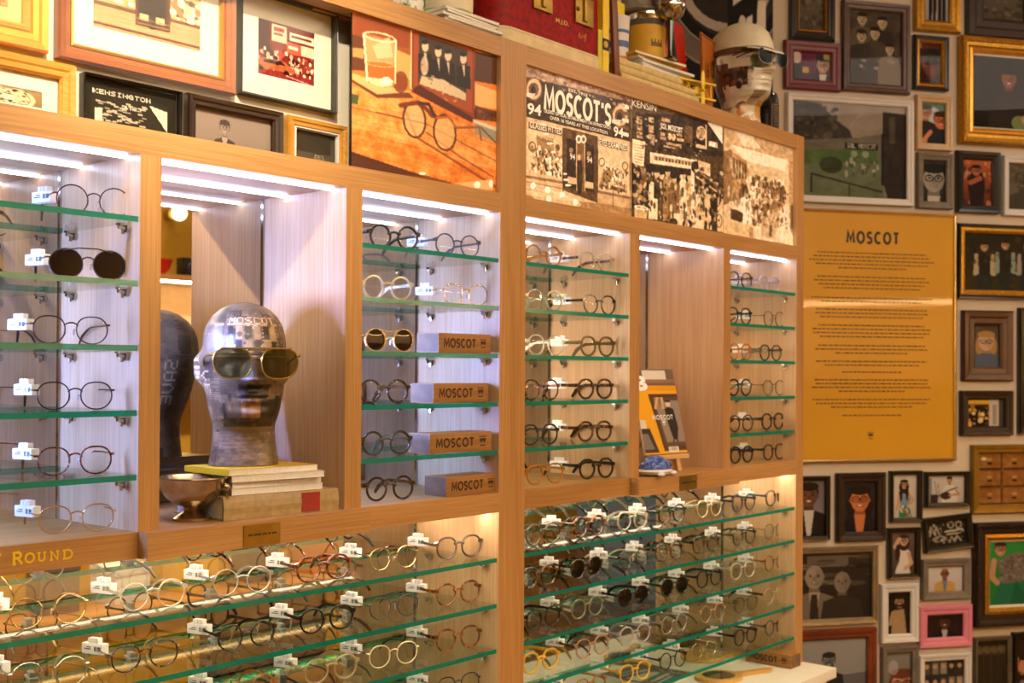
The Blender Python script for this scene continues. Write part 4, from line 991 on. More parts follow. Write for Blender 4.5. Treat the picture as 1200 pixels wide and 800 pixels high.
c.poly([(225,345),(415,395),(415,760),(225,690)], '5a3d1f'); c.poly([(245,400),(300,420),(300,690),(245,670)], '2c1c0d'); c.poly([(345,430),(395,445),(395,700),(345,690)], '2c1c0d')
c.poly([(252,615),(298,622),(298,658),(252,650)], S3); c.poly([(346,640),(392,648),(392,682),(346,676)], S3); c.poly([(300,370),(345,380),(345,700),(300,700)], '7a5630')
for x in (312, 338): c.ring(x,410,12,18,.014,S4)
c.poly([(296,530),(330,525),(334,620),(326,715),(306,712),(300,620)], '33230f'); c.ell(313,510,10,16,S3); c.poly([(290,540),(300,535),(304,620),(292,610)], '4a3419')
for x, y in ((270,470),(368,490)): c.ell(x,y,12,14,S2); 
c.poly([(415,400),(600,440),(600,720),(415,690)], S3); c.poly([(422,408),(580,445),(580,478),(422,440)], S1); c.poly([(420,445),(582,484),(582,640),(420,625)], 'e2c090'); c.poly([(460,560),(530,570),(525,650),(460,640)], S2); c.spots(26,(.7,.62,.95,.8),[S1,S4,S2],.015,.02,8)
c.ring(438,535,15,22,.01,S1); c.ring(566,558,15,22,.01,S1); c.poly([(425,655),(575,685),(575,705),(425,675)], S1); 
for yy in (620, 650, 690): c.line([(20,yy-8),(225,yy+32)], .007, S2)
c.poly([(415,690),(600,730),(600,790),(415,760)], 'c9a270'); c.line([(500,700),(500,780)], .007, S1)
c.poly([(20,715),(620,800),(620,810),(20,780)], S2); c.ell(180,735,150,38,'efd4a4',.6,.25)
for x, y in ((61,664),(141,687),(221,714),(148,738),(293,757)): c.ell(x,y,14,17,'fff6e0')
for x, y in ((118,330),(133,382),(152,433),(177,480),(195,520),(213,566),(230,600),(242,632),(253,662)): c.ell(x,y,17,6,'fff2d8')
for k in range(2): c.line([(594+k*8,200),(594+k*8,800)], .012, S1)
c.spots(90,(.08,.58,.33,.78),[S1,S4,S2,S0,S3],.008,.014,31,.8); c.spots(90,(.7,.62,.95,.80),[S1,S4,S2,S0,S3],.008,.014,32,.8); c.spots(70,(.0,.0,1,.1),['6a4a34','d0ab8c'],.012,.008,33,.7)
for x in (225, 415): c.line([(x,350+(x-225)*.26),(x,700)], .010, S0)
c.line([(300,420),(300,690)], .008, S3); c.line([(345,430),(345,690)], .008, S3); c.poly([(20,606),(225,640),(225,655),(20,622)], S1, .7); c.poly([(415,690),(600,728),(600,742),(415,704)], S1, .7)
c.noise(.16, 40, 5)
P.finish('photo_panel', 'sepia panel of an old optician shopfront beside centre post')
IV = pm('ivory_print', 'fff0d4', rough=.5, var=.02, emit=.3)  # lettering given an added glow like the panels under it
S_WIN = pm('window_lettering_brown', '8a6438', rough=.6)
P.text("MOSCOT'S", (122,243), (486,332), 118, IV, 'ribbon'); P.text('EST. 1915', (255,146), (358,178), 18, IV, .01)
P.text('OLDEST OPTICAL ESTABLISHMENT ON RIVINGTON ST.', (120,262), (490,358), 20, IV, .015); P.text('OVER 16 YEARS AT THIS LOCATION', (152,300), (468,384), 20, IV, .015)
P.text('94', (28,272), (104,284), 64, IV, .02); P.text('94', (503,393), (556,404), 56, IV, .02)
P.text('GLASSES FITTED', (40,345), (217,386), 34, IV, .01); P.text('EYES EXAMINED', (424,440), (577,474), 34, IV, .01)
P.text('94', (262,520), (290,526), 34, IV, .01, name='door_number'); P.text('94', (356,538), (384,544), 34, IV, .01, name='door_number'); P.text('MOSCOT', (78,412), (172,432), 24, S_WIN, .0, name='window_lettering')
# --- 3 : street market below painted signs
P = Panel(.012, XB1+.001, XB2, ZC, ZB, 250, 235, S2, tr(735, 110, 4.444)); c = P.cv
c.poly([(0,0),(500,150),(500,740),(0,640)], '4a3218'); c.poly([(22,30),(495,170),(495,330),(22,290)], '2e1e10'); c.poly([(25,20),(300,95),(300,110),(25,100)], '54391e')
c.poly([(415,145),(495,170),(495,260)], S4); c.spots(60,(.0,.12,.8,.42),['6a4a28','241609','4a331a'],.03,.03,2,.6)
for x, y, w, h in ((50,115,28,40),(52,165,28,22),(50,195,30,14),(52,215,28,14),(112,120,26,26),(112,160,26,40),(108,208,34,24),(120,238,20,26),(180,125,44,18),(300,165,40,90),(365,180,36,40),(175,200,22,18),(172,222,30,14),(258,205,26,14),(258,228,28,16),(200,250,70,12),(190,268,60,8),(270,262,12,20)):
    c.poly([(x,y),(x+w,y+w*.2),(x+w,y+h+w*.2),(x,y+h)], S3 if w*h < 1500 else '6a4a26', .85)
c.ell(222,222,10,18,S3); c.ell(242,227,10,18,S3); c.ring(384,205,22,32,.016,S3); c.ell(384,205,12,18,S2); c.poly([(358,260),(410,272),(410,290),(358,278)], S3); c.line([(410,165),(410,290)], .016, S3)
for k in range(3): c.poly([(425,245+k*10),(470,256+k*10),(470,262+k*10),(425,251+k*10)], S4, .8)
c.ell(432,262,8,10,S4); c.ell(450,266,8,10,S4)
c.poly([(28,235),(95,250),(85,388),(25,372)], 'f0d8b0')
for k in range(7): c.line([(38,262+k*15),(84,272+k*15)], .006, S2)
c.poly([(120,303),(360,345),(358,395),(120,360)], 'f3dcb4'); c.poly([(140,320),(345,352),(343,372),(140,345)], S2, .6); [c.poly([(148+k*17, 326+k*2.8), (158+k*17, 327.6+k*2.8), (158+k*17, 346+k*2.8), (148+k*17, 344+k*2.8)], '5a3d1c') for k in range(11)]
c.poly([(100,365),(330,398),(330,470),(100,440)], '1f140a'); c.poly([(370,345),(430,365),(430,430),(370,400)], S3); c.poly([(345,430),(500,540),(500,620),(345,520)], '3a2610'); c.line([(360,430),(495,530)], .014, S3); c.line([(380,410),(498,500)], .01, S2)
c.poly([(25,380),(110,400),(110,600),(25,590)], '33220f'); c.spots(60,(0,.55,.2,.85),['1a1008','7a5a34','c9a270'],.02,.02,6,.8)
for x, y, w, h, col in ((138,455,48,200,'e9cfa2'),(180,440,40,230,'4a341b'),(212,425,46,240,'9a7444'),(245,460,60,190,'7d5a33'),(292,440,36,170,'e6cca0'),(325,445,26,190,'cfa974'),(385,500,60,170,'d2ad7a'),(445,540,44,170,'2a1b0d'),(155,430,30,120,'2a1b0d')):
    c.poly([(x-w/2,y+20),(x-w/4,y),(x+w/4,y),(x+w/2,y+25),(x+w*.55,y+h),(x-w*.55,y+h-6)], col); c.ell(x,y-14,13,20,S3 if col != 'e9cfa2' else S1); c.ell(x,y-27,18,8,'2a1b0d')
c.poly([(333,370),(350,372),(350,640),(333,630)], 'f0d8b0'); c.ell(352,380,20,30,'2a1b0d')
c.poly([(225,620),(330,625),(400,660),(400,715),(225,680)], 'e2c496'); c.ell(240,668,22,24,'3a2610'); c.ell(312,678,26,26,'3a2610'); c.ell(312,680,12,12,S3); c.poly([(350,560),(410,560),(410,660),(350,640)], 'c9a270'); c.poly([(40,585),(108,600),(100,650),(40,640)], 'c79f6b'); c.ring(74,592,34,8,.01,S4,1,.2)
c.poly([(415,520),(500,545),(500,720),(415,700)], 'd8b482'); c.poly([(430,540),(470,545),(468,715),(440,710)], '26180b'); c.ring(478,660,14,34,.012,S1); c.spots(40,(.5,.6,1,.95),['2a1b0d','f0d8b0','8a6438'],.016,.03,9,.7)
c.line([(26,40),(26,640)], .012, '1a1008'); c.spots(160,(.02,.55,.98,.98),['1a1008','2a1b0d','f0d8b0','8a6438','d2ad7a','1a1008'],.010,.018,41,.75); c.spots(120,(.02,.1,.8,.4),['f0d8b0','2a1b0d','7a5a34','1a1008'],.010,.007,42,.7); c.spots(60,(.66,.4,.98,.7),['1a1008','f0d8b0','6a4a28'],.016,.012,43,.7); c.noise(.22, 40, 6)
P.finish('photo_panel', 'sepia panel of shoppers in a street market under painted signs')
P.text('KENSIN', (24,64), (150,94), 36, IV, .0); P.text('SOL MOSCOT', (174,180), (287,206), 30, IV, .02)
# --- 4 : inside the old shop
P = Panel(.012, XB2+.001, 3.3195, ZC, ZB, 200, 215, 'e3c49a', tr(735, 110, 4.444)); c = P.cv
c.poly([(495,170),(880,285),(880,800),(495,700)], 'dcb98a'); c.poly([(495,170),(880,285),(880,340),(840,350),(540,270),(495,300)], 'c9a06e'); c.line([(640,215),(720,300)], .012, S2); c.poly([(560,190),(650,215),(700,290),(600,270)], 'e9cda4')
c.poly([(540,265),(830,345),(820,400),(620,350)], 'f5e0bc'); c.poly([(500,300),(545,290),(545,560),(500,580)], '8a6236'); c.poly([(545,300),(625,350),(620,540),(545,560)], 'b48a58')
for k in range(5): c.poly([(553+k*15,330+k*8),(562+k*15,334+k*8),(562+k*15,440),(553+k*15,445)], S1)
c.poly([(625,360),(825,410),(825,480),(625,470)], 'd9b684'); c.spots(150,(.33,.38,.88,.72),[S1,S2,S4,'8a6236','f3dcb4'],.02,.025,7,.8)
for x, y, h in ((600,480,70),(685,440,50),(720,445,46),(750,470,50),(790,470,46),(655,470,54),(810,490,60)): c.poly([(x-16,y+14),(x+16,y+14),(x+18,y+h),(x-18,y+h)], 'efd8b2' if x % 2 else '6a4826'); c.ell(x,y,10,14,S1)
c.ell(612,498,16,26,'4a3218'); c.poly([(592,540),(640,530),(652,640),(640,680),(596,670)], 'f7e6c6'); c.poly([(540,590),(605,620),(600,670),(540,650)], '4a3218'); c.poly([(530,560),(580,550),(600,600),(545,600)], 'e9cda4')
c.poly([(650,590),(820,540),(790,620),(660,690)], '8a6236'); c.spots(50,(.4,.68,.85,.82),[S0,S4,S2],.016,.014,8); c.poly([(665,690),(800,590),(790,770),(670,760)], 'e9cda4'); c.poly([(700,640),(830,560),(760,760),(700,740)], 'b98f5e', .6)
c.poly([(500,650),(660,700),(660,760),(500,740)], 'd7b07c'); c.poly([(635,690),(655,694),(655,750),(635,745)], S2); c.poly([(800,590),(850,585),(870,790),(790,770)], 'efd8b2'); c.poly([(840,350),(880,350),(880,790),(845,700)], 'b98f5e'); c.poly([(850,580),(870,580),(868,700),(852,700)], S1); c.poly([(740,680),(755,684),(752,745),(738,740)], S1)
c.spots(260,(.30,.42,.92,.85),[S0,S1,S2,S4,'8a6236','f3dcb4','c99a62'],.010,.016,51,.7); c.spots(60,(.05,.3,.35,.7),[S1,S2,S4],.012,.03,52,.5); c.noise(.20, 40, 7); c.blur(1)
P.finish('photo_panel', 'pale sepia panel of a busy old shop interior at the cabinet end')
# ---------------------------------------------------------------- people for the small framed photos
def person(c, u, v, s, skin='c99a7a', hair='1d1512', cloth='2a2a30', glasses='1a1614', shirt=None, long=False, beard=None, hat=None, body=True, tilt=0.0, smile=True, bald=False):
    """head centred on (u,v); s = head height as a share of picture height"""
    k = 1/c.asp; hw = s*.38*k; hh = s*.5
    sk = np.array(c.c(skin)); dk = tuple(sk*.72); lt = tuple(np.clip(sk*1.15, 0, 1))
    if long: c.ell(u, v+.25*s, hw*1.45, hh*1.5, hair)
    if body:
        c.poly([(u-hw*.5, v+hh*.6), (u+hw*.5, v+hh*.6), (u+hw*.6, v+hh*1.5), (u-hw*.6, v+hh*1.5)], dk)
        c.poly([(u-hw*.6, v+hh*1.3), (u-hw*2.3, v+hh*1.8), (u-hw*2.8, v+hh*4.2), (u-hw*2.8, v+hh*9), (u+hw*2.8, v+hh*9), (u+hw*2.8, v+hh*4.2), (u+hw*2.3, v+hh*1.8), (u+hw*.6, v+hh*1.3)], cloth)
        if shirt: c.poly([(u-hw*.6, v+hh*1.3), (u+hw*.6, v+hh*1.3), (u+hw*.15, v+hh*4), (u-hw*.15, v+hh*4)], shirt)
    if not bald: c.ell(u, v-hh*.22, hw*1.16, hh*.95, hair)
    c.ell(u-hw, v+.02*s, hw*.16, hh*.2, dk); c.ell(u+hw, v+.02*s, hw*.16, hh*.2, dk)
    c.ell(u, v+hh*.03, hw*.97, hh*.98, skin); c.ell(u+hw*.35, v+hh*.1, hw*.55, hh*.7, dk, .35); c.ell(u-hw*.3, v-hh*.3, hw*.5, hh*.35, lt, .5)
    if not bald: c.ell(u, v-hh*.80, hw*1.15, hh*.40, hair)
    if beard: c.ell(u, v+hh*.62, hw*.82, hh*.46, beard); c.ell(u, v+hh*.42, hw*.5, hh*.16, skin)
    c.poly([(u-hw*.08, v-hh*.05), (u+hw*.08, v-hh*.05), (u+hw*.17, v+hh*.3), (u-hw*.17, v+hh*.3)], dk, .6)
    for sd in (-1, 1): c.ell(u+sd*hw*.42, v-hh*.05, hw*.17, hh*.07, '17100c'); c.rect(u+sd*hw*.42-hw*.25, v-hh*.26, u+sd*hw*.42+hw*.25, v-hh*.20, hair if not bald else dk)
    c.ell(u, v+hh*.5, hw*.36, hh*.09, '8a3a34'); 
    if smile: c.ell(u, v+hh*.49, hw*.28, hh*.045, 'efe6dc')
    if glasses:
        for sd in (-1, 1): c.ring(u+sd*hw*.44, v-hh*.04, hw*.36, hh*.24, s*.045, glasses)
        c.rect(u-hw*.1, v-hh*.1, u+hw*.1, v-hh*.03, glasses)
    if hat: c.ell(u, v-hh*.75, hw*1.15, hh*.42, hat); c.rect(u-hw*1.35, v-hh*.62, u+hw*1.35, v-hh*.48, hat)
# ---------------------------------------------------------------- picture frames
PHOTO = painted('photo_print', rough=.6)
PHOTO.node_tree.nodes['Principled BSDF'].inputs['Specular IOR Level'].default_value = .15
CARD = pm('mat_card', 'efe6d6', rough=.8, var=.03)
FR = {
 'black': pm('black_frame', '15120f', rough=.3, var=.2, coat=.2), 'espresso': wood('espresso_frame', '3a241a', '1f130d', 'x', rough=.35), 'mahogany': wood('mahogany_frame', '4a1d14', '2c100b', 'x', rough=.3),
 'burgundy': pm('burgundy_frame', '6a2228', rough=.4, var=.1), 'walnut': wood('walnut_frame', '5a3c22', '38230f', 'x'), 'gold': pm('gilt_frame', 'b8862a', rough=.35, metal=.75, var=.25, scale=90, bump=.4),
 'brightgold': pm('bright_gilt_frame', 'dca03a', rough=.3, metal=.5, var=.12, scale=40), 'white': pm('white_frame', 'd9d6d4', rough=.4, var=.03), 'beige': wood('beige_frame', 'd2b88e', 'b8996c', 'x'),
 'grey': wood('grey_frame', '7d7468', '5f564b', 'x', rough=.6), 'pink': pm('pink_frame', 'd9849a', rough=.35, var=.05), 'champagne': pm('champagne_frame', '9a8a6c', rough=.35, metal=.5, var=.15),
 'redwood': wood('redwood_frame', '8a4424', '5d2810', 'x', rough=.3), 'olivegold': pm('olive_gilt_frame', '8f6d20', rough=.4, metal=.4, var=.15), 'bronze': pm('dark_bronze_frame', '2e211a', rough=.4, metal=.3, var=.5, scale=160, bump=.5),
 'darkgrey': pm('charcoal_frame', '3d3a37', rough=.4, var=.1), 'cherry': wood('cherry_frame', 'a5602c', '7a3c16', 'x', rough=.3), 'honeywood': wood('honey_frame', 'd9a24a', 'b97c2c', 'x', rough=.35), 'antique': wood('antique_frame', '6b6048', '453a28', 'x', rough=.6),
}
def framed(label, M, W, H, fw, kind, cv, matw=0, inner=None, depth=.022, ornate=False, group='framed photographs on the wall', matcol=CARD, tilt=0, name='picture_frame'):
    """M: local frame basis at the lower left corner (x along the wall, y into it, z up)"""
    o = thing(name, label, 'picture frame', M.translation, 0, group)
    R = M.to_3x3().to_4x4()
    if tilt: R = R @ Matrix.Translation((W/2, 0, H/2)) @ Matrix.Rotation(tilt, 4, 'Y') @ Matrix.Translation((-W/2, 0, -H/2))
    d = depth
    def loops(prof, x0, z0, x1, z1):
        m = MB(); vs = []
        for a, y in prof: vs += [(x0+a, -y, z0+a), (x1-a, -y, z0+a), (x1-a, -y, z1-a), (x0+a, -y, z1-a)]
        fs = [(4*i+j, 4*i+(j+1) % 4, 4*i+4+(j+1) % 4, 4*i+4+j) for i in range(len(prof)-1) for j in range(4)]
        return m.add(vs, fs, 0, R)
    prof = [(0, 0), (0, d*.75), (fw*.10, d), (fw*.42, d*.92), (fw*.55, d*.78), (fw*.85, d*.74), (fw*.95, d*.6), (fw, d*.55), (fw, d*.25)]
    m = loops(prof, 0, 0, W, H)
    if ornate:
        r = fw*.16
        for (ax, az, bx, bz) in ((0,0,W,0),(0,H,W,H),(0,0,0,H),(W,0,W,H)):
            n = int(math.hypot(bx-ax, bz-az)/(fw*.30))
            for i in range(n):
                t = (i+.5)/n; x, zz = ax+(bx-ax)*t, az+(bz-az)*t
                x += (fw*.22 if ax == bx == 0 else -fw*.22 if ax == bx else 0); zz += (fw*.22 if az == bz == 0 else -fw*.22 if az == bz else 0)
                m.ball((x, -d*.97, zz), (r, r*.7, r), 6, 4, 0, R)
    m.build('moulding', FR[kind], o)
    iw = fw
    if inner:
        ki, wi = inner; loops([(0, d*.25), (0, d*.66), (wi*.5, d*.74), (wi, d*.5), (wi, d*.22)], fw, fw, W-fw, H-fw).build('inner_slip', FR[ki], o); iw = fw+wi
    if matw:
        loops([(0, d*.2), (0, d*.22), (matw, d*.22), (matw+.0015, d*.16)], iw, iw, W-iw, H-iw).build('mat_board', matcol, o); iw += matw
    T = R @ Matrix.Translation((iw-.001, 0, iw-.001))
    picture('photo_print', cv, T, W-2*iw+.002, H-2*iw+.002, PHOTO, o, y=-d*.12)
    k = fw*.9
    MB().add([(k, -d*.42, k), (W-k, -d*.42, k), (W-k, -d*.42, H-k), (k, -d*.42, H-k)], [(0, 1, 2, 3)], 0, R).build('glass_pane', PANE, o)
    MB().add([(.002, -.0005, .002), (W-.002, -.0005, .002), (W-.002, -.0005, H-.002), (.002, -.0005, H-.002)], [(0, 1, 2, 3)], 0, R).build('backing', BLACK, o)
    return o
def wall_basis(x0, x1, y0, y1, off=.001):
    ym, xm = (y0+y1)/2, (x0+x1)/2
    a = at_wall(x0, ym, off); b = at_wall(x1, ym, off); t = at_wall(xm, y0, off)[2]; u = at_wall(xm, y1, off)[2]
    return basis((a[0], a[1], u), WE, (0, 0, 1)), float(np.linalg.norm((b-a)[:2])), t-u
def on_wall(label, x0, x1, y0, y1, fwpx, kind, draw, inner=None, mat=0, ornate=False, tilt=0, depth=.022, matcol=CARD, bg='808080', res=1.3):
    M, W, H = wall_basis(x0, x1, y0, y1, .0015+(depth-.022)*0)
    px = W/(x1-x0); cv = Cv(max(24, (x1-x0-2*fwpx)*res), max(24, (y1-y0-2*fwpx)*res), bg)
    draw(cv)
    return framed(label, M, W, H, fwpx*px, kind, cv, mat*px, (inner[0], inner[1]*px) if inner else None, depth, ornate, tilt=tilt, matcol=matcol)
def D_group(c):      # old family portrait
    c.grad('5d4a38', '2c2118'); c.noise(.15, 8, 1)
    for u, v, s, cl in ((.26,.12,.14,'6a543e'),(.64,.15,.14,'2a1f18'),(.25,.35,.14,'3a2c22'),(.50,.30,.14,'4d3c2e'),(.78,.50,.13,'8a745e')):
        person(c, u, v, s*1.1, 'd8bc9a', '1a120c', cl, None, smile=False)
    c.poly([(.05,.5),(.4,.42),(.55,.75),(.5,1),(.05,1)], '241b14', .4); c.spots(8,(.2,.6,.9,.8),['b59a7c'],.03,.015,3); c.tint('0c0805', 'ffe6c4')
def D_sol(c):       # grey street view with a green tinted lower half
    c.grad('9a9086', '7a7870'); c.poly([(0,0),(.25,.02),(.36,.16),(.5,.28),(.54,.40),(0,.45)], '3a3634'); c.spots(40,(0,.05,.4,.4),['2a2725','55504c'],.02,.02,2)
    c.poly([(.54,.36),(.8,.30),(.8,.52),(0,.52),(0,.42)], '6a6660'); c.rect(0,.5,.8,1,'64705a'); c.poly([(.0,.52),(.5,.48),(.5,.62),(.1,.66)], '4e6a3e'); c.rect(.46,.48,.74,.62,'4e6a44'); c.ell(.34,.66,.10,.09,'34402c')
    c.rect(.46,.41,.75,.48,'1f1e1c'); c.text('SOL MOSCOT',.48,.42,.25,.05,'c9c6be'); c.ell(.54,.53,.03,.035,'8fa080'); c.ell(.64,.53,.03,.035,'8fa080'); c.spots(40,(.45,.6,.75,.75),['a0a898','4a5242'],.01,.02,4)
    c.poly([(.79,.06),(1,.08),(1,1),(.84,1),(.79,.8)], '2b2523'); c.rect(.85,.12,.90,.4,'4a4442'); c.rect(.78,.3,.80,.85,'1a1817'); c.line([(.17,.76),(.78,.92)], .02, '2a2826'); c.line([(.17,.76),(.17,.95)], .02, '2a2826'); c.line([(.5,.84),(.5,1)], .015, '3a3836'); c.line([(.6,.1),(.5,.26)], .006, 'b0a8a0'); c.noise(.08, 12, 3)
def D_bw(c): c.grad('3a3836', '24211f'); person(c,.52,.44,.62,'b3aca6','161413','1f1d1c','111111','d8d4d0'); c.tint('0c0b0a', 'e6e2dd')
def D_two(c):
    c.grad('332b26', '1b1613'); c.rect(.3,.05,.75,.22,'7a7068'); c.spots(26,(.0,.05,1,.5),['55493f','1f1814','8a7c70'],.09,.02,4)
    c.rect(0,.6,.3,1,'6a5f54'); person(c,.38,.36,.36,'c0b2a4','2b2320','958878',None,'d9cec0',bald=True); c.poly([(.345,.62),(.41,.62),(.43,1),(.33,1)], '2b2522'); person(c,.68,.45,.32,'a89888','5a4c44','332b28',None,bald=True)
    c.tint('15100d', 'c9b9a8')
def D_drawers(c):
    c.c('8a5a2c'); c.grad('8a5a30', '6d4420'); 
    for j in range(3):
        for i in range(3):
            u, v = .02+i*.36, .03+j*.33; c.rect(u, v, u+.33, v+.29, '94622f'); c.rect(u, v+.27, u+.33, v+.30, '3d240f'); c.rect(u+.32, v, u+.34, v+.3, '4a2c12'); c.rect(u+.13, v+.16, u+.20, v+.2, '2c1a0c'); c.rect(u+.13, v+.08, u+.2, v+.13, 'b08a50')
    c.ell(.1,.12,.04,.03,'d8c8a8'); c.noise(.1, 12, 2)
def portrait(bg0, bg1, **k):
    u, v, s = k.pop('u', .5), k.pop('v', .38), k.pop('s', .4)
    def f(c): c.grad(bg0, bg1); person(c, u, v, s, **k)
    return f
def D_girl_blue(c):
    c.grad('cfcac8', 'bdb6b2'); c.poly([(.3,.42),(.65,.40),(.78,.55),(.62,.72),(.36,.74),(.24,.6)], '7a8fb0'); c.poly([(.3,.73),(.7,.71),(.78,.98),(.28,.98)], '1f7a54'); c.spots(20,(.3,.74,.72,.96),['c8dcd0','c04848'],.03,.02,2)
    c.line([(.66,.44),(.84,.6),(.66,.72)], .06, 'c99a7a'); c.line([(.3,.45),(.2,.8)], .06, 'c99a7a'); person(c,.48,.24,.2,'c99a7a','231612','7a8fb0',long=True,body=False); c.ell(.36,.42,.07,.2,'231612'); c.ell(.6,.42,.06,.18,'231612')
def D_guitar(c):
    c.grad('cac6c8', 'b5b0b0'); c.rect(0,.1,.12,1,'8a8684'); person(c,.6,.2,.24,'b58a6c','2a1a12','d8d6d4',None); c.poly([(.44,.45),(.78,.4),(.8,1),(.46,1)], 'd0cecc'); c.line([(.2,.85),(.5,.6),(.8,.45)], .05, '4a3020'); c.ell(.5,.74,.14,.14,'3a2c24'); c.rect(.1,.68,.3,1,'2e2a2a'); c.line([(.75,.5),(.86,.7),(.6,.72)], .07, 'b58a6c'); c.line([(.2,.2),(.26,.6),(.15,1)], .02, '1f1c1c'); c.line([(.3,.3),(.33,1)], .02, '3f3c3c')
def D_sketch(c):
    c.grad('23201c', '1a1714'); c.line([(.08,.55),(.12,.2),(.2,.5),(.25,.2),(.32,.55)], .07, '9a9288'); 
    for u, v in ((.62,.2),(.82,.22)): c.ring(u, v, .07, .12, .04, 'b5ada0')
    c.ell(.32,.72,.18,.13,'8f877c'); c.ell(.32,.72,.08,.08,'1a1714'); c.line([(.48,.46),(.9,.42)], .08, 'b5ada0'); c.line([(.5,.58),(.88,.55)], .05, 'b5ada0'); c.line([(.56,.9),(.62,.68),(.7,.9),(.76,.66),(.86,.88)], .06, 'a09888'); c.spots(40,(.05,.1,.95,.95),['7a7268','4a453e','b8b0a4'],.02,.03,5)
def D_white_dress(c):
    c.grad('6a5a58', '453a3a'); c.poly([(.3,.45),(.62,.36),(.82,.5),(.76,.8),(.8,1),(.2,1),(.25,.85),(.38,.7)], 'd8d2d0'); person(c,.55,.22,.24,'c9a58c','3a2018','d8d2d0',body=False,long=True,glasses='2a1c18',smile=False); c.line([(.36,.5),(.2,.35),(.36,.18)], .09, 'c9a58c'); c.line([(.74,.52),(.86,.75),(.6,.88)], .08, 'c9a58c'); c.ell(.3,.5,.1,.2,'33201a')
def D_green(c):
    c.grad('2c8a3c', '1f7230'); c.poly([(.05,.98),(.2,.62),(.6,.6),(.95,1)], '1d6a50'); c.poly([(.15,.30),(.5,.18),(.75,.2),(.85,.35),(.7,.55),(.6,.64),(.25,.66),(.2,.5)], '6d6560'); c.spots(60,(.2,.22,.75,.62),['857c76','554d48'],.03,.02,3,.8); person(c,.22,.13,.2,'b98a70','2b1a14','6d6560',body=False,glasses='2a1d18'); c.line([(.1,.3),(.06,.55),(.16,.64)], .08, 'b98a70'); c.poly([(.5,.6),(.62,.78),(.98,.9),(.98,1),(.4,1)], '155c44')
def D_beach(c):
    c.grad('a5a4a8', '8d8b8c'); c.rect(0,.52,1,.62,'6b6a68'); c.poly([(.5,.52),(1,.46),(1,.6),(.5,.58)], '5a6b68'); c.rect(0,.62,1,1,'9a9896'); person(c,.64,.30,.2,'9a8a80','1c1816','1b1a1c','111111',beard='2a2420'); c.tint('121214', 'dedee2')
def D_wave(c): 
    c.grad('1d1712', '2a1c14'); person(c,.55,.24,.24,'b98a6c','1f1510','1f1a18',shirt=None); c.poly([(.3,.45),(.75,.42),(.86,1),(.2,1)], 'a58a68'); c.line([(.3,.5),(.18,.75),(.45,.68)], .10, 'a58a68'); c.ell(.42,.68,.07,.05,'b98a6c'); person(c,.55,.24,.24,'b98a6c','1f1510','a58a68',beard='2b1d15',body=False,glasses='1a1310')
def D_band(c):
    c.grad('23221a', '38301c'); 
    for u, v, cl in ((.26,.24,'b5a88c'),(.52,.2,'8a9a94'),(.80,.22,'9a948c')):
        c.poly([(u-.12,v+.12),(u+.12,v+.12),(u+.14,v+.5),(u-.14,v+.5)], cl); c.poly([(u-.08,v+.12),(u+.08,v+.12),(u+.07,v+.5),(u-.07,v+.5)], '23201c'); c.poly([(u-.09,v+.48),(u+.09,v+.48),(u+.1,1),(u-.1,1)], '1f2a28'); person(c,u,v,.16,'b58a68','241810',cl,None,body=False)
    c.spots(60,(0,0,1,1),['4a3c20','181410','5d4a28'],.03,.03,3,.4)
def D_store(c):
    c.grad('3a2e28', '2a221c'); c.rect(.02,.02,.98,.20,'b98a24'); c.rect(.05,.05,.7,.16,'e2b840'); c.rect(.05,.22,.6,.95,'1c1410'); c.spots(40,(.05,.25,.6,.9),['a5702c','d8a850','5a3a1c','e8d0a0'],.04,.05,4); c.rect(.6,.02,.85,.95,'c9c0b8'); c.rect(.7,.2,.8,.9,'9a948e'); c.rect(.86,.02,1,.95,'4a4440')
def D_crowd(c):
    c.grad('2c1a12', '3d2418'); 
    for k in range(5): person(c,.12+.19*k,.35+.06*(k%2),.26,'c08a64','2a1812',['3a2a24','7a3a2c','1f1a18','5a4038','2a2422'][k],None)
    c.spots(30,(0,.4,1,1),['d8602c','2a1410','b5846a'],.06,.06,6,.7)
def D_dim(c): c.grad('2c2620', '14100d'); person(c,.66,.30,.26,'8a5a40','1a1210','2a2420',None); c.ell(.85,.9,.14,.1,'9ab06a',.7); c.ell(.95,.85,.06,.06,'d8b0a0',.6)
def D_car(c):
    c.grad('3d6a34', '7a8a8c'); c.poly([(.0,.2),(.6,.1),(1,.3),(1,.8),(0,.8)], 'c9ccd0'); person(c,.22,.24,.32,'c99a7a','1f1714','2a2422'); person(c,.85,.42,.4,'d87a50','3a1c12','20242e'); c.line([(.2,.95),(.5,.72),(.8,.85)], .1, 'd8906a'); c.rect(.3,.62,1,1,'1f2430'); c.line([(.05,.98),(.42,.70)], .09, 'd8906a')
def D_red(c): c.grad('5a1c14', '2a100c'); person(c,.6,.5,.62,'6a3a28','1a0f0c','1f1614',None,smile=False); c.ell(.40,.45,.15,.08,'14100e'); c.ell(.74,.45,.14,.08,'14100e'); c.rect(.2,.41,.9,.44,'14100e'); c.text('3',.05,.03,.1,.1,'d8c8b8')
def D_tiny(c): c.grad('6a1c4a', '4a1634'); c.ell(.12,.2,.12,.22,'cfc8c0'); c.rect(0,.4,.28,1,'14110f'); c.rect(.27,.52,.43,.72,'d8a860'); c.rect(.6,.1,.95,1,'2a1c24'); person(c,.80,.42,.52,'c99a80','1f1512','16131a','1a1412','d8d4d0'); c.rect(.82,.05,.98,.2,'b5a060')
def D_legs(c): 
    c.grad('b9b6ba', 'a39c98')
    for u in (.36,.72): c.poly([(u-.18,0),(u+.18,0),(u+.16,.5),(u+.13,1),(u+.02,1),(u,.5),(u-.03,1),(u-.14,1),(u-.16,.5)], '17161a')
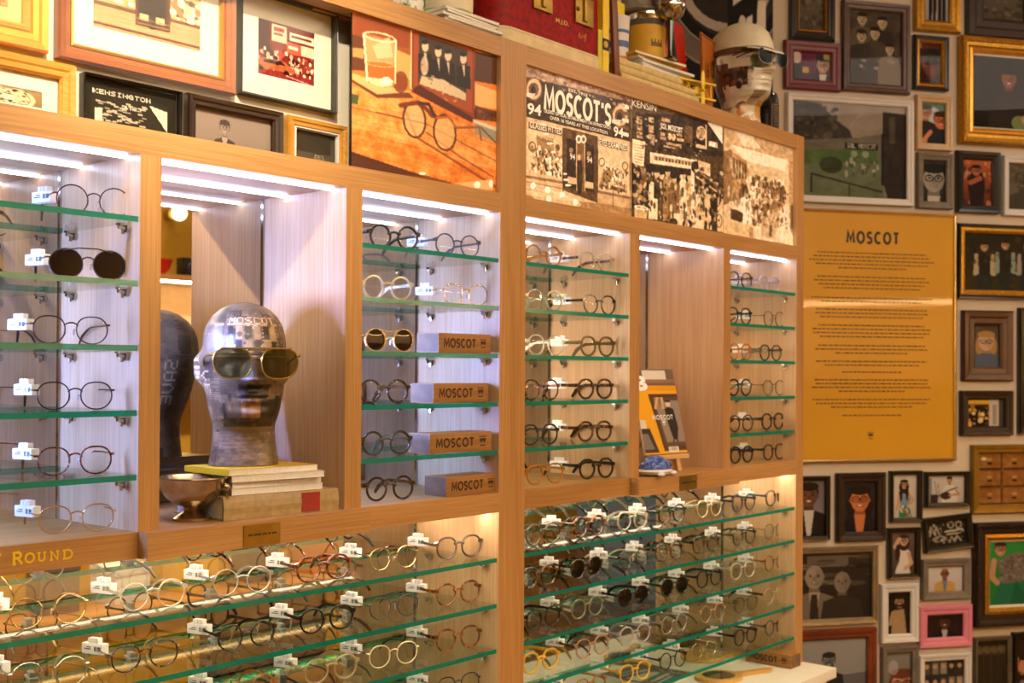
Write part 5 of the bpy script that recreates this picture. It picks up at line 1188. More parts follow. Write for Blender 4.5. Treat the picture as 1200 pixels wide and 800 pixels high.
def D_pale(c): c.grad('6a665e', '8a8378'); person(c,.5,.4,.34,'5a5048','2c2622','453e38',None); c.spots(30,(.1,.05,.9,.5),['55504a','9a948a'],.06,.04,2,.6); c.tint('241f1a','b0a898')
def D_topbw(c): c.grad('8a8478', '5a5248'); c.spots(60,(.05,.05,.95,.95),['2c2722','6a6258','a59c8e'],.08,.05,3,.7); c.tint('1d1914', 'b8ac98')
def D_sunset(c): c.grad('b5603a', '5a2a1c'); c.spots(40,(0,0,1,1),['d8805a','3a1a14','e8a880','241410'],.07,.06,4,.6); c.poly([(.3,.3),(.7,.28),(.78,.6),(.7,1),(.3,1),(.2,.6)], '1f1514'); person(c,.48,.24,.22,'b5684a','1a1010','1f1514',body=False); c.line([(.3,.5),(.6,.4)], .1, 'a55a40')
def D_four(c):
    c.grad('5d5038', '3a301f')
    for k in range(4): u = .14+.24*k; c.poly([(u-.1,.25),(u+.1,.25),(u+.1,1),(u-.1,1)], '2b2318'); person(c,u,.14,.16,'a08a68','1d160e','2b2318',None,body=False)
    c.tint('1a140b', 'a89470')
def D_selfie(c): c.grad('8a8684', '5d5a5c'); person(c,.64,.62,.5,'c08a74','6a3a28','2a2428','1a1614',long=True); c.ell(.3,.3,.2,.14,'b9b6b8',.6); c.rect(.02,.75,.3,1,'3a2c2c')
def D_ties(c):
    c.grad('3a3634', '22201f'); 
    for j in range(3):
        for i in range(5): c.rect(.03+i*.2, .05+j*.33, .18+i*.2, .30+j*.33, ['5a4638','2c2624','7a746e','3a2c28','96887a'][(i*2+j) % 5]); c.ell(.1+i*.2,.14+j*.33,.05,.05,'b59a84')
LABEL = 'small'
ow = on_wall
ow('black frame with gold slip and grey crowd photo, left at the top', 924, 976.5, -42, 48.5, 9.5, 'black', D_topbw, inner=('gold', 2))
ow('burgundy wood frame with a small purple photo of two men', 917.5, 983, 50, 106.5, 11, 'burgundy', D_tiny)
ow('large brown wood frame with an old sepia family portrait', 985, 1064, 4, 109.5, 9, 'walnut', D_group)
ow('gold frame with two pairs of black-trousered legs, cut by top edge', 1070, 1123, -58, 39, 12, 'gold', D_legs)
ow('wide dark brown frame with grey photo in the top right corner', 1130.5, 1218, -55, 47, 20, 'espresso', D_topbw)
ow('narrow black and gold frame with dark red face in sunglasses', 1068.5, 1109, 43, 107, 4.5, 'black', D_red, inner=('gold', 3))
ow('large ornate gilt frame with a dim photo of a man in black', 1121.5, 1220, 47, 171, 11, 'gold', D_dim, inner=('brightgold', 5), mat=1.5, ornate=True, depth=.035)
ow('big white frame with a grey green-tinted street scene', 920, 1068, 114, 239.5, 7.5, 'white', D_sol)
ow('beige frame with colour photo of two people by a car', 1071, 1113.5, 113, 177, 7.5, 'beige', D_car)
ow('grey frame with black and white smiling man in glasses', 1072.5, 1114, 180, 245, 7.5, 'grey', D_bw)
ow('black frame with a reddish photo of a person in black', 1118.5, 1169.5, 178, 250.5, 8.5, 'black', D_sunset)
ow('white frame with faded brown photo at the right edge, upper half', 1173, 1222, 184, 254, 7, 'white', D_pale)
ow('black and gold frame with three musicians standing in waistcoats', 1120, 1230, 264, 351, 4, 'black', D_band, inner=('gold', 5))
ow('wide mahogany frame with long-haired woman in glasses', 1125.5, 1184.5, 364, 446.5, 15, 'mahogany', portrait('4a4238', '6a6258', s=.42, v=.4, skin='c9a48c', hair='a5804e', cloth='4a5a78', long=True))
ow('dark textured frame with a photo of a yellow-signed shop', 1123.5, 1184.5, 457.5, 510, 9, 'bronze', D_store)
ow('tall black frame cut by the right edge beside the dark textured frame', 1191.5, 1245, 361, 508, 6, 'black', D_dim)
ow('olive gilt frame with a photo of old wooden drawers', 1136.5, 1232, 520.5, 600, 8.5, 'olivegold', D_drawers)
ow('black frame half hidden by cabinet with a man in dark suit', 906, 970.5, 557.5, 633, 5, 'black', portrait('6a6470', '8d8890', u=.66, v=.28, s=.4, skin='6a4836', cloth='16141a', glasses=None, shirt='c9c4c4'))
ow('dark bronze frame with smiling woman in black top and glasses', 978.5, 1035.5, 553.5, 633.5, 10, 'bronze', portrait('231f2c', '2c2634', s=.46, v=.36, skin='c8794e', hair='1c100c', cloth='19151a', shirt='c8794e', long=True))
ow('black frame with a long-haired woman in a blue shirt', 1041, 1078, 551, 611, 4.5, 'black', D_girl_blue)
ow('black landscape frame with a man playing guitar', 1082, 1133.5, 552, 593.5, 4.5, 'black', D_guitar)
ow('crooked black frame with a chalky drawing of lettering', 1080, 1137, 603.5, 644.5, 6, 'black', D_sketch, tilt=-.085)
ow('black frame with a woman in a white dress', 1038.5, 1076, 617.5, 677, 5, 'black', D_white_dress)
ow('grey wood frame with a bald man in tan jacket', 1078, 1135, 654, 701.5, 8, 'grey', portrait('cfcbd0', 'bdb6b8', s=.4, v=.30, skin='8a5a40', hair='201512', cloth='c09a5c', shirt='6a7898', bald=True))
ow('champagne frame with sepia photo of two bald men', 906, 1026.5, 640.5, 731.5, 6.5, 'champagne', D_two)
ow('large ornate dark and gilt frame with woman in green skirt', 1138, 1240, 610.5, 731, 12, 'bronze', D_green, inner=('gold', 6), mat=2, ornate=True, depth=.035)
ow('white frame with a bearded man in tan jacket', 1030, 1074, 683, 752, 9, 'white', D_wave)
ow('pink frame with a dark photo of a man in suit', 1074.5, 1136.5, 708, 757, 10, 'pink', portrait('1f1216', '2c1a1c', s=.5, v=.36, skin='5a3426', cloth='141218', shirt='b0a8b0', u=.52))
ow('reddish wood frame with a man on a grey beach, bottom left', 880, 1025, 737, 850, 11, 'redwood', D_beach)
ow('grey frame with long-haired woman in glasses at the bottom edge', 1031, 1073.5, 756, 832, 7, 'grey', D_selfie)
ow('white frame with a dark photo of shelves at the bottom edge', 1074.5, 1135, 765, 835, 7, 'white', D_ties)
ow('antique wood frame with four people in old brown photo', 1139.5, 1182, 745, 826, 4, 'antique', D_four)
ow('black frame with a crowded photo in the bottom right corner', 1184.5, 1235, 739, 830, 6, 'black', D_crowd)
# ---------------------------------------------------------------- yellow poster
M, W, H = wall_basis(915, 1118, 247.5, 540.5, .001)
po = thing('framed_poster', 'tall mustard yellow poster with black heading in thin gold frame', 'poster', M.translation)
R = M.to_3x3().to_4x4(); R.translation = (0, 0, 0)
MUST = pm('mustard_paper', 'd29b08', rough=.5, var=.04, scale=4, coat=.5)
MB().box((.004, -.012, .004), (W-.004, -.001, H-.004), 0, R).build('poster_sheet', MUST, po)
m = MB(); vs = []
for a, y in ((0, 0), (0, .018), (.005, .020), (.010, .018), (.010, .0122)): vs += [(a, -y, a), (W-a, -y, a), (W-a, -y, H-a), (a, -y, H-a)]
m.add(vs, [(4*i+j, 4*i+(j+1) % 4, 4*i+4+(j+1) % 4, 4*i+4+j) for i in range(4) for j in range(4)], 0, R); m.build('moulding', GOLD, po)
def wxy(px, py): q = at_wall(px, py, .013); return float((q-np.array(M.translation))@WE), q[2]-M.translation.z
x0, z0 = wxy(992.5, 284); x1, _ = wxy(1053, 284); _, zt = wxy(992.5, 271)
ribbons('poster_heading', 'MOSCOT', x0, z0, x1, zt, BLACK, po, R @ Matrix.Translation((0, -.0122, 0)), weight=.24, gap=.42)
INK = pm('brown_ink', '5d4310', rough=.6)
m = MB(); r = random.Random(4); cx = wxy(1022, 400)[0]
for y, n in ((297,5),(325,4),(349.5,2),(363,3),(381.5,4),(405,3),(423.5,2),(436,1),(445,4),(468,3),(486.5,1)):
    for i in range(n):
        zc = wxy(1022, y+i*4.4)[1]; half = W*r.uniform(.30, .36) if i < n-1 else W*r.uniform(.18, .3)
        if n == 1: half = W*.17
        x = cx-half
        while x < cx+half:
            l = r.uniform(.006, .024); m.box((x, -.0128, zc-.0022), (min(x+l, cx+half), -.0122, zc+.0022), 0, R); x += l+.004
tag(m.build('text_line', INK, po), kind='stuff')
ex, ez_ = wxy(1020, 510.5); m = MB(); sign_icon(m, -.012, 0, .026); m.v = [tuple(R @ Vector((a+ex, b-.0122, c_+ez_))) for a, b, c_ in m.v]; m.build('poster_emblem', BLACK, po)
# ---------------------------------------------------------------- framed pictures behind glass in the upper left bay
BY = .075
ZR = ZD+.0085
MB().box((.647, BY, ZR), (1.9395, BY+.01, ZT-.004)).build('bay_back_board', pm('bay_wall', 'd8cdbb', rough=.8, var=.03), CL, world=True)
MB().add([(.647, .006, ZC), (XA-.002, .006, ZC), (XA-.002, .006, ZB), (.647, .006, ZB)], [(0, 1, 2, 3)]).build('glass_pane', PANE, CL, world=True)
def in_bay(label, tl, br, fw, kind, draw, mat=0, inner=None, bg='808080', res=1.1, matcol=CARD, depth=.02, z0=None, z1=None):
    yf = BY-depth*.8
    a = at_y(*tl, yf); b = at_y(*br, yf); W = b[0]-a[0]; zt = a[2]; zb = b[2]
    if z0 is not None: zb = z0
    if z1 is not None: zt = z1
    H = zt-zb; s = 620
    cv = Cv(max(30, (W-2*fw-2*mat)*s*res), max(30, (H-2*fw-2*mat)*s*res), bg); draw(cv)
    return framed(label, basis((a[0], BY-.0005, zb), (1, 0, 0), (0, 0, 1)), W, H, fw, kind, cv, mat, inner, depth, group='framed pictures behind glass above the left bays', matcol=matcol)
def B_front(c):
    c.grad('b08a5c', 'c9a47a'); c.rect(0,0,1,.06,S1); c.rect(.02,.0,.38,.52,'caa678'); c.spots(40,(.05,.05,.36,.5),[S1,S4,S2],.03,.04,3); c.rect(.38,0,.70,.78,'5a3216'); c.rect(.41,.02,.50,.66,'2b160b'); c.rect(.57,.02,.66,.66,'2b160b'); c.rect(.42,.58,.5,.68,S3); c.rect(.57,.58,.65,.68,S3); c.text('94',.43,.2,.06,.08,S4); c.text('94',.585,.2,.06,.08,S4)
    c.poly([(.50,.3),(.56,.3),(.57,.55),(.555,.8),(.51,.8),(.495,.55)], '2f1d10'); c.ell(.53,.25,.022,.04,S3); c.rect(.70,.0,1,.12,S1); c.text('EYES EXAMINED',.715,.03,.27,.06,S4); c.rect(.71,.12,.99,.52,'d8b88c'); c.spots(36,(.72,.2,.97,.5),[S1,S4,S2],.025,.04,5)
    c.rect(0,.56,.38,.62,S1); c.rect(.70,.55,1,.60,S1)
    for k in range(5): c.rect(0,.66+k*.07,1,.675+k*.07,S2)
    c.rect(0,.88,1,.93,'6a2c14'); c.noise(.08, 20, 3)
def B_red(c):
    c.grad('6a1f1c', '8a2a22'); c.rect(.25,.05,.5,.35,'e9c0a8'); c.rect(.55,.12,.98,.26,'f0ddc8'); c.rect(.5,.3,.75,.5,'d8604a'); c.rect(.75,.3,.98,.48,'e9d0b8'); c.rect(0,0,.22,.6,'3a100e'); c.rect(.28,.1,.46,.16,'a02c20'); c.rect(.28,.2,.44,.24,'a02c20'); c.rect(.58,.16,.94,.21,'7a2018'); c.rect(.53,.36,.7,.42,'f5e0c8')
    c.spots(120,(0,.5,1,.85),['2a0e0c','e0a890','c0402c','f0d0b8'],.02,.03,4); c.poly([(0,.74),(.12,.68),(.45,.66),(.62,.76),(.64,.84),(0,.86)], 'b5603a'); c.poly([(.14,.69),(.42,.67),(.5,.74),(.1,.75)], '3a1410'); c.ell(.06,.86,.05,.05,'1f0c0a'); c.ell(.5,.86,.05,.05,'1f0c0a'); c.rect(0,.89,1,1,'8a2a2a'); c.line([(.5,.9),(1,.98)], .02, 'e0a0a0'); c.noise(.12, 20, 5)
def B_kens(c):
    c.grad('26221c', '1f1b16'); c.rect(.10,.2,.9,.95,'2c2720'); c.text('KENSINGTON',.12,.16,.6,.06,'e0d6c4'); 
    for k in range(60):
        r_ = random.Random(k); u, v = .14+r_.random()*.5, .28+r_.random()*.3; c.rect(u, v, u+.05, v+.02, 'b5aa98')
    c.text('SOL MOSCOT',.42,.32,.2,.05,'e0d6c4'); c.rect(.14,.42,.22,.62,'d8cebc'); c.rect(.30,.66,.68,.74,'d8cebc'); c.poly([(.7,.25),(.9,.3),(.9,.6)], 'd8cebc'); c.rect(.30,.76,.65,.95,'15120e'); c.spots(40,(.65,.6,.9,.98),['c9bfac','15120e'],.02,.03,3)
def B_hat(c): c.grad('b59c90', '9a8478'); person(c,.40,.34,.30,'b59a8c','33282a','332c30',None,'c9bcb4',hat='3a3032'); c.tint('2a2022', 'd8c2b4')
def B_small(c): c.grad('4a4038', '6a5c50'); c.rect(.1,.1,.9,.5,'2f2822'); person(c,.62,.62,.4,'b59a84','3a3028','8a7c70',None); c.tint('1f1a15', 'c9b69c')
def B_art(c): c.grad('c98a3a', 'a8682a'); c.noise(.4, 10, 3)
def B_circ(c): c.grad('a58a62', '8a6e48'); c.ell(.45,.6,.42,.55,'d8c8a8'); c.ring(.45,.6,.34,.45,.03,'5a4630'); c.spots(60,(.15,.2,.75,.95),['3d2f20','e8dcc0','7a6244'],.03,.03,4); c.ell(.45,.6,.1,.14,'efe4cc')
def B_sketch(c): c.grad('b59a6a', 'a08458'); c.line([(.1,.5),(.5,.3),(.9,.6)], .05, '4a3a24'); c.line([(.2,.7),(.8,.8)], .03, '4a3a24')
ib = in_bay
ib('gilt frame with a mottled amber picture in the top left corner', (-45, -70), (57, 63), .030, 'brightgold', B_art, inner=('honeywood', .010), mat=.02, matcol=pm('amber_mat', 'e0b878', rough=.8))
ib('honey gilt frame with a round emblem print at the left edge', (-60, 40), (89, 150), .026, 'honeywood', B_circ, mat=.024, z1=at_y(45, 71, BY)[2], z0=ZD+.010)
ib('large reddish wood frame with cream mat and sepia shopfront photo', (69, -70), (276, 112), .024, 'cherry', B_front, mat=.036, z1=ZT-.005, inner=('brightgold', .006))
ib('unframed-looking black edged photo of a sign-covered shop at night', (98.5, 84), (212, 172), .003, 'black', B_kens, z0=ZD+.010)
ib('dark brown frame with old portrait of a man in a hat', (220, 108), (331.5, 185), .020, 'espresso', B_hat, z0=ZD+.010)
ib('thin charcoal frame with cream mat and a red street photo', (283, -18), (394.5, 133.5), .006, 'darkgrey', B_red, mat=.040)
ib('red-brown frame whose bottom rail shows above the red street photo', (290, -60), (364, 7.5), .016, 'cherry', B_art)
ib('small gold frame with a pen sketch against the bay divider', (367, -50), (410, 24), .012, 'brightgold', B_sketch, z1=ZT-.005)
ib('light wood frame with small dark photo beside amber panel', (338, 134), (406.5, 200), .018, 'honeywood', B_small, inner=('white', .004), z0=ZD+.010)
# ---------------------------------------------------------------- objects on top of the cabinets
def top_x(px, py, y): return at_y(px, py, y)[0]
T0 = ZT+.0005
pr = lambda n, c, **k: pm(n, c, **k)
x0 = top_x(523, 15, .02); x1 = top_x(586, 30, .02)
for k in range(6):
    magazine(['lowest magazine of the stack left of the red suitcase', 'second lowest magazine left of the red suitcase', 'third lowest magazine left of the red suitcase', 'third highest magazine left of the red suitcase', 'second highest magazine left of the red suitcase', 'top magazine of the stack under the cream pot'][k],
             (x0-.006*(k % 2)+.004*(k % 3), .02+.003*(k % 2), T0+k*.0066), math.radians((0, 2, -1, 1, 3, 0)[k]), x1-x0, .17, .0062, MC[(0, 2, 0, 0, 2, 0)[k]], 'magazines on top of the left cabinet')
pc = thing('cream_pot', 'cream pot with green rim standing on magazines atop left cabinet', 'pot', ((x0+x1)/2-.005, .10, T0+.0402))
MB().lathe([(.050, 0), (.056, .003), (.060, .02), (.062, .09), (.060, .09), (.055, .01), (0, .008)], 36).build('pot_body', CREAM, pc, smooth=True)
MB().lathe([(.0585, .001), (.0602, .004), (.0608, .010), (.0590, .010)], 36).build('green_band', pr('leaf_green', '8fa04a'), pc, smooth=True)
xx = top_x(477, 4, .09)
dh = thing('ceramic_dish', 'small white dish with green pattern left of the magazines', 'dish', (xx, .09, T0))
MB().lathe([(.020, 0), (.022, .004), (.032, .018), (.040, .040), (.042, .056), (.040, .056), (.028, .02), (0, .008)], 32).build('dish_body', mottled('green_glaze', '2c7a44', 'e9ece4', scale=45, thr=.45), dh, smooth=True)
# red suitcase
sx0 = top_x(583, 40, .02); sx1 = top_x(712, 75, .02)
su = thing('red_suitcase', 'red leather suitcase with cream edge trim and brass latches on top', 'suitcase', (sx0, .02, T0))
L_, W_, H_ = sx1-sx0, .22, .30
def rr(L, W, r, n=8, ins=0):
    P = []
    for cx, cy, a0 in ((L-r, r, -pi/2), (L-r, W-r, 0), (r, W-r, pi/2), (r, r, pi)):
        P += [(cx+(r-ins)*math.cos(a0+pi/2*i/n), cy+(r-ins)*math.sin(a0+pi/2*i/n)) for i in range(n+1)]
    return P
def slab(P, z0, z1, m=None):
    n = len(P); m = m or MB(); m.add([(a, b, z0) for a, b in P]+[(a, b, z1) for a, b in P], [tuple(range(n-1, -1, -1)), tuple(range(n, 2*n))]+[(i, (i+1) % n, (i+1) % n+n, i+n) for i in range(n)]); return m
RED = pm('red_leather', '8a0b0d', rough=.55, var=.35, scale=70, bump=.2)
RED.node_tree.nodes['Principled BSDF'].inputs['Specular IOR Level'].default_value = .25
slab(rr(L_, W_, .055, ins=.003), .004, H_).build('case_body', RED, su, smooth=True, angle=40)
TRIMC = pm('cream_leather_trim', 'd8c496', rough=.55, var=.1)
t = slab(rr(L_, W_, .055), 0, .040).build('edge_trim', TRIMC, su, bevel=.003)
m = MB(); P_ = rr(L_, W_, .055, 10, -.0003)
for zz in (.034,):
    for i in range(len(P_)):
        a, b = P_[i], P_[(i+1) % len(P_)]; d = math.hypot(b[0]-a[0], b[1]-a[1]); n = max(1, int(d/.008))
        for j in range(n):
            q0 = (j+.2)/n; q1 = (j+.7)/n; m.tube([(a[0]+(b[0]-a[0])*q0, a[1]+(b[1]-a[1])*q0, zz), (a[0]+(b[0]-a[0])*q1, a[1]+(b[1]-a[1])*q1, zz)], .0005, n=4)
m.build('stitching', pr('stitch_thread', '6a5a3a'), su)
def s_at(px, py): q = at_y(px, py, .022); return q[0]-sx0, q[2]-T0
for (a, b) in (((624, 9), (646, -12)), ((673, 26), (694, 2))):
    ax, az = s_at(*a); bx2, bz = s_at(*b); az2 = s_at(b[0], 26 if a[0] > 650 else 9)[1]
    lt_ = MB().box((ax, -.003, min(az, bz)), (bx2, .004, max(az, bz))).build('latch', BRASS, su, bevel=.0015)
    mx_ = (ax+bx2)/2; MB().box((mx_-.006, -.008, min(az, bz)+.008), (mx_+.008, -.003, max(az, bz)+.012)).build('hasp', BRASS, lt_, bevel=.001)
    MB().ball((ax+.008, -.004, (az+bz)/2), (.006, .003, .006), 12, 8).build('keyhole_boss', pr('dark_brass', '5d4a20', rough=.4, metal=.8), lt_, smooth=True)
a = s_at(651.5, 27); b = s_at(666.5, 31.5); hgt = s_at(651.5, 20.5)[1]-a[1]; sh = (b[1]-a[1])/(b[0]-a[0])
GL = pr('gilt_stamp', 'd8ac4a', rough=.4, metal=.3)
lettering('stamped_initials', 'M.J.D.', a[0], a[1], b[0], a[1]+hgt, GL, su, Matrix(((1,0,0,0),(0,1,0,.0022),(0,0,1,0),(0,0,0,1))), bold=.02, y=0)
a = s_at(678, 44); MB().tube([(a[0], .0022, a[1]), (a[0]+.004, .0022, a[1]+.012), (a[0]+.009, .0022, a[1]), (a[0]+.016, .0022, a[1]+.008), (a[0]+.022, .0022, a[1]+.004), (a[0]+.03, .0022, a[1]+.016), (a[0]+.026, .0022, a[1]-.004)], .0011, n=5, up=(0,1,0)).build('stamped_signature', GL, su)
# upright slim books and a wooden rule
bx0 = top_x(700.5, 80, .025); bx1 = top_x(706, 80, .025); bx2 = top_x(714, 83, .025)
def slim_book(label, xa, xb, H, col, y=.025, D_=.16):
    o = thing('slim_book', label, 'book', (xa, y, T0)); L = xb-xa
    MB().box((.001, .003, .001), (L-.001, D_-.003, H-.001)).build('pages', PAPER, o)
    m = MB().box((0, 0, 0), (.0008, D_, H)).box((L-.0008, 0, 0), (L, D_, H)).box((0, 0, 0), (L, .0015, H)); m.build('cover', col, o); return o
slim_book('pale yellow slim book against the red suitcase', bx0, bx1-.0005, .11, pr('pale_yellow', 'cfc23a', rough=.5))
yb = slim_book('bright yellow book with black spine badge right of the suitcase', bx1, bx2-.001, .24, pr('lemon_yellow', 'f0cc14', rough=.45))
Lb = bx2-bx1; MB().box((.001, -.0006, .063), (Lb-.002, 0, .092)).build('spine_badge', BLACK, yb)
MB().lathe([(0, 0), (Lb*.3, 0), (Lb*.3, .0005), (0, .0005)], 20, T=Matrix.Translation((Lb*.45, -.0006, .078)) @ Matrix.Rotation(pi/2, 4, 'X')).build('badge_emblem', pr('badge_gold', 'c9a03c'), yb)
px_ = top_x(724, 86, .02)
rl = thing('wooden_rule', 'reddish brown wooden rule leaning against the yellow book', 'ruler', (px_, .02, T0))
MB().box((-.011, 0, .0005), (.011, .010, .28), 0, Matrix.Rotation(math.radians(-4.2), 4, 'Y') @ Matrix.Identity(4)).build('rule_body', wood('rule_wood', '8a4a26', '5d2c14', 'z', rough=.4), rl, bevel=.001)
m = MB()
for k in range(24): m.box((.003, -.0004, .01+k*.011), (.011, 0, .0108+k*.011), 0, Matrix.Rotation(math.radians(-4.2), 4, 'Y'))
m.build('graduation_mark', BLACK, rl)
# scrolls : long folded canvas rolls
fx0 = top_x(722, 88, .03); fx1 = top_x(813, 118, .03)
CANV = pm('canvas_cloth', 'cdb67e', rough=.85, var=.12, scale=60)
for k, (dx0, dx1, zz, hh, yy, lab) in enumerate(((0, 0, 0, .020, .012, 'lower long cream canvas roll along the cabinet top'), (.0, -.004, .0205, .022, .020, 'middle long cream canvas roll along the cabinet top'), (-.01, -.055, .043, .024, .034, 'upper long cream canvas roll behind yellow biplane'))):
    o = thing('canvas_roll', lab, 'canvas roll', (fx0+dx0, yy, T0+zz), 0, 'canvas rolls'); L = fx1+dx1-fx0-dx0; w = .10
    P_ = [(hh*.5*math.cos(t)+hh*.5, hh*.5*math.sin(t)+hh*.5) for t in np.linspace(pi/2, 3*pi/2, 10)]+[(w, 0), (w, hh)]
    n_ = len(P_); MB().add([(0, a_, b_) for a_, b_ in P_]+[(L, a_, b_) for a_, b_ in P_], [tuple(range(n_)), tuple(range(2*n_-1, n_-1, -1))]+[(i, i+n_, (i+1) % n_+n_, (i+1) % n_) for i in range(n_)]).build('rolled_cloth', CANV, o, smooth=True, angle=50)
    if k == 0: MB().tube([(-.001, .02, .0105), (.004, .02, .0105)], .0095, n=14).build('end_cap', pr('grey_cap', '6d6a70', rough=.4), o, smooth=True)
S2Z = T0+.0675
cup = thing('paper_cup', 'white and blue paper cup holding yellow tickets', 'cup', (top_x(724, 60, .145), .145, T0))
q = at_y(728, 24, .145)[2]-T0
MB().lathe([(.022, 0), (.0225, .002), (.032, q), (.0335, q+.003), (.031, q+.003), (.022, .004), (0, .003)], 32).build('cup_body', pm('cup_paper', 'e9e6ea', rough=.5, var=.02), cup, smooth=True)
for z0_, z1_, c_ in ((.62, .70, 'band_blue'), (.80, .84, 'band_blue'), (.12, .2, 'band_blue'), (.32, .38, 'motif_orange'), (.47, .51, 'motif_orange')):
    r0 = .0227+.0098*z0_; r1 = .0227+.0098*z1_
    MB().lathe([(r0-.001, q*z0_), (r0, q*z0_), (r1, q*z1_), (r1-.001, q*z1_)], 32).build('printed_band', pr(c_, '4a6aa8' if 'blue' in c_ else 'd88a3c'), cup, smooth=True)
MB().box((-.020, -.012, .02), (.014, -.009, q+.042)).build('yellow_ticket', pr('ticket_yellow', 'f2dc1c'), cup); MB().box((-.010, -.004, .02), (.022, -.001, q+.038)).build('yellow_ticket', pr('ticket_yellow', 'f2dc1c'), cup)
# magazines behind the rolls, jar on them
m0 = top_x(748, 80, .10); m1 = top_x(806, 80, .10)
for k in range(5):
    magazine(['bottom white magazine below the yellow jar', 'second white magazine below the yellow jar', 'middle magazine below the yellow jar', 'second highest magazine below the yellow jar', 'top yellow magazine below the yellow jar'][k],
             (m0-.02*(k == 3)-.035*(k == 4)+.004*(k % 2), .085+.004*(k % 2), T0+.0855+k*.0072), math.radians((0, 3, -2, 4, -5)[k]), (m1-m0)*(1-.1*(k > 2)), .12, .0068, (MC[0], MC[0], MC[0], MC[0], MC[1])[k], 'magazines beneath the yellow jar')
shelf_ = thing('cardboard_box', 'plain kraft box beneath the white magazines and yellow jar', 'box', (m0-.05, .09, T0)); MB().box((0, 0, 0), (m1-m0+.05, .15, .085)).build('box_body', pm('kraft_card', 'a5834c', rough=.8), shelf_, bevel=.001)
jz = T0+.0855+.0365; jx = top_x(757, 50, .15)
jar = thing('labelled_jar', 'dark jar wrapped in a yellow handwritten label', 'jar', (jx, .15, jz))
jh = at_y(757, 24, .15)[2]-jz
MB().lathe([(.050, 0), (.053, .004), (.053, jh), (.050, jh+.006), (.047, jh+.006), (.047, .006), (0, .006)], 40).build('jar_body', pm('smoky_glass', '5d5a55', rough=.15, coat=.6, var=.2), jar, smooth=True)
MB().lathe([(.0525, .001), (.0537, .002), (.0537, jh*.80), (.0525, jh*.80)], 40).build('yellow_label', pm('label_yellow', 'd8a828', rough=.55, var=.1), jar, smooth=True)
MB().lathe([(.0545, jh*.93), (.0562, jh*.95), (.0562, jh+.012), (.0545, jh+.012)], 40).build('metal_rim', CHROME, jar, smooth=True)
m = MB()
for k in range(7): t = math.radians(232+k*5.5); m.box((-.0014, -.0004, jh*.3), (.0016, .0004, jh*(.40 if k % 2 else .46)), 0, Matrix.Translation((.0540*math.cos(t), .0540*math.sin(t), 0)) @ Matrix.Rotation(t+pi/2, 4, 'Z'))
m.build('handwriting', BLACK, jar)
gx = top_x(752, 8, .17)
hz = thing('grey_cloth_hat', 'crumpled grey cloth hat heaped on top of the jar', 'hat', (jx-.016, .165, jz+jh+.0125))
m = MB().lathe([(.055, 0), (.064, .006), (.058, .014), (.048, .022), (.044, .05), (.035, .066), (.012, .072), (0, .072)], 36)
m.v = [(a+.004*math.sin(9*c_*20+b*60), b+.004*math.sin(a*70+c_*90), c_+.003*math.sin(a*50)*(c_ > .003)) for a, b, c_ in m.v]; m.build('hat_body', pm('grey_felt', '8f8a80', rough=.95, var=.2, scale=60), hz, smooth=True)
# silver fluted ball lamp on a stem
bx_ = top_x(780, 8, .09); bz_ = at_y(780, 8, .09)[2]
sb = thing('silver_ornament', 'shiny dented silver ball ornament on dark stand', 'ornament', (bx_+.0, .075, T0+.1219))
m = MB().ball((0, 0, bz_-T0-.1219), (.043, .043, .045), 40, 28)
m.v = [tuple(np.array((0, 0, bz_-T0-.1219))+(np.array(p_)-np.array((0, 0, bz_-T0-.1219)))*(1+.05*math.sin(9*math.atan2(p_[1], p_[0]))*math.cos(p_[2]*130))) for p_ in m.v]
m.build('ball', pm('old_silver', 'b0aaa0', rough=.14, metal=1, var=.25, scale=30), sb, smooth=True)
MB().lathe([(.02, 0), (.021, .004), (.007, .012), (.006, .03), (.012, bz_-T0-.1219-.04), (0, bz_-T0-.1219-.04)], 20).build('stand', FM['black'], sb, smooth=True)
# red zither-like instrument head
gx0 = top_x(780, 85, .20); gx1 = top_x(808, 88, .20); gt = at_y(795, 30, .20)[2]-T0
gi = thing('red_guitar_headstock', 'red instrument neck end with tuning pegs standing by the pennant', 'instrument', (gx0, .20, T0))
w_ = gx1-gx0
RL = pm('red_lacquer', 'b81e14', rough=.25, coat=.5, var=.08)
MB().prism([(0, 0), (w_*1.05, 0), (w_*.74, gt), (w_*.20, gt*1.05), (-.01, gt*.6)], 0, .022).build('headstock', RL, gi, bevel=.002)
MB().prism([(w_*.62, 0), (w_*.80, 0), (w_*.20, gt), (w_*.10, gt)], -.006, 0).build('fretboard', FM['black'], gi)
for k in range(6):
    t = .35+k*.11; xe = w_*(1.05-.31*t)
    pg = MB().tube([(xe-.01, -.001, gt*t), (xe-.01, -.012, gt*t)], .0025, n=8, up=(1,0,0)); pg.tube([(xe-.004, .008, gt*t), (xe+.010, .008, gt*t+.004)], .0018, n=8); pg.ball((xe+.013, .008, gt*t+.005), (.004, .002, .0035), 8, 6)
    pg.build('tuning_peg', GOLD, gi, smooth=True)
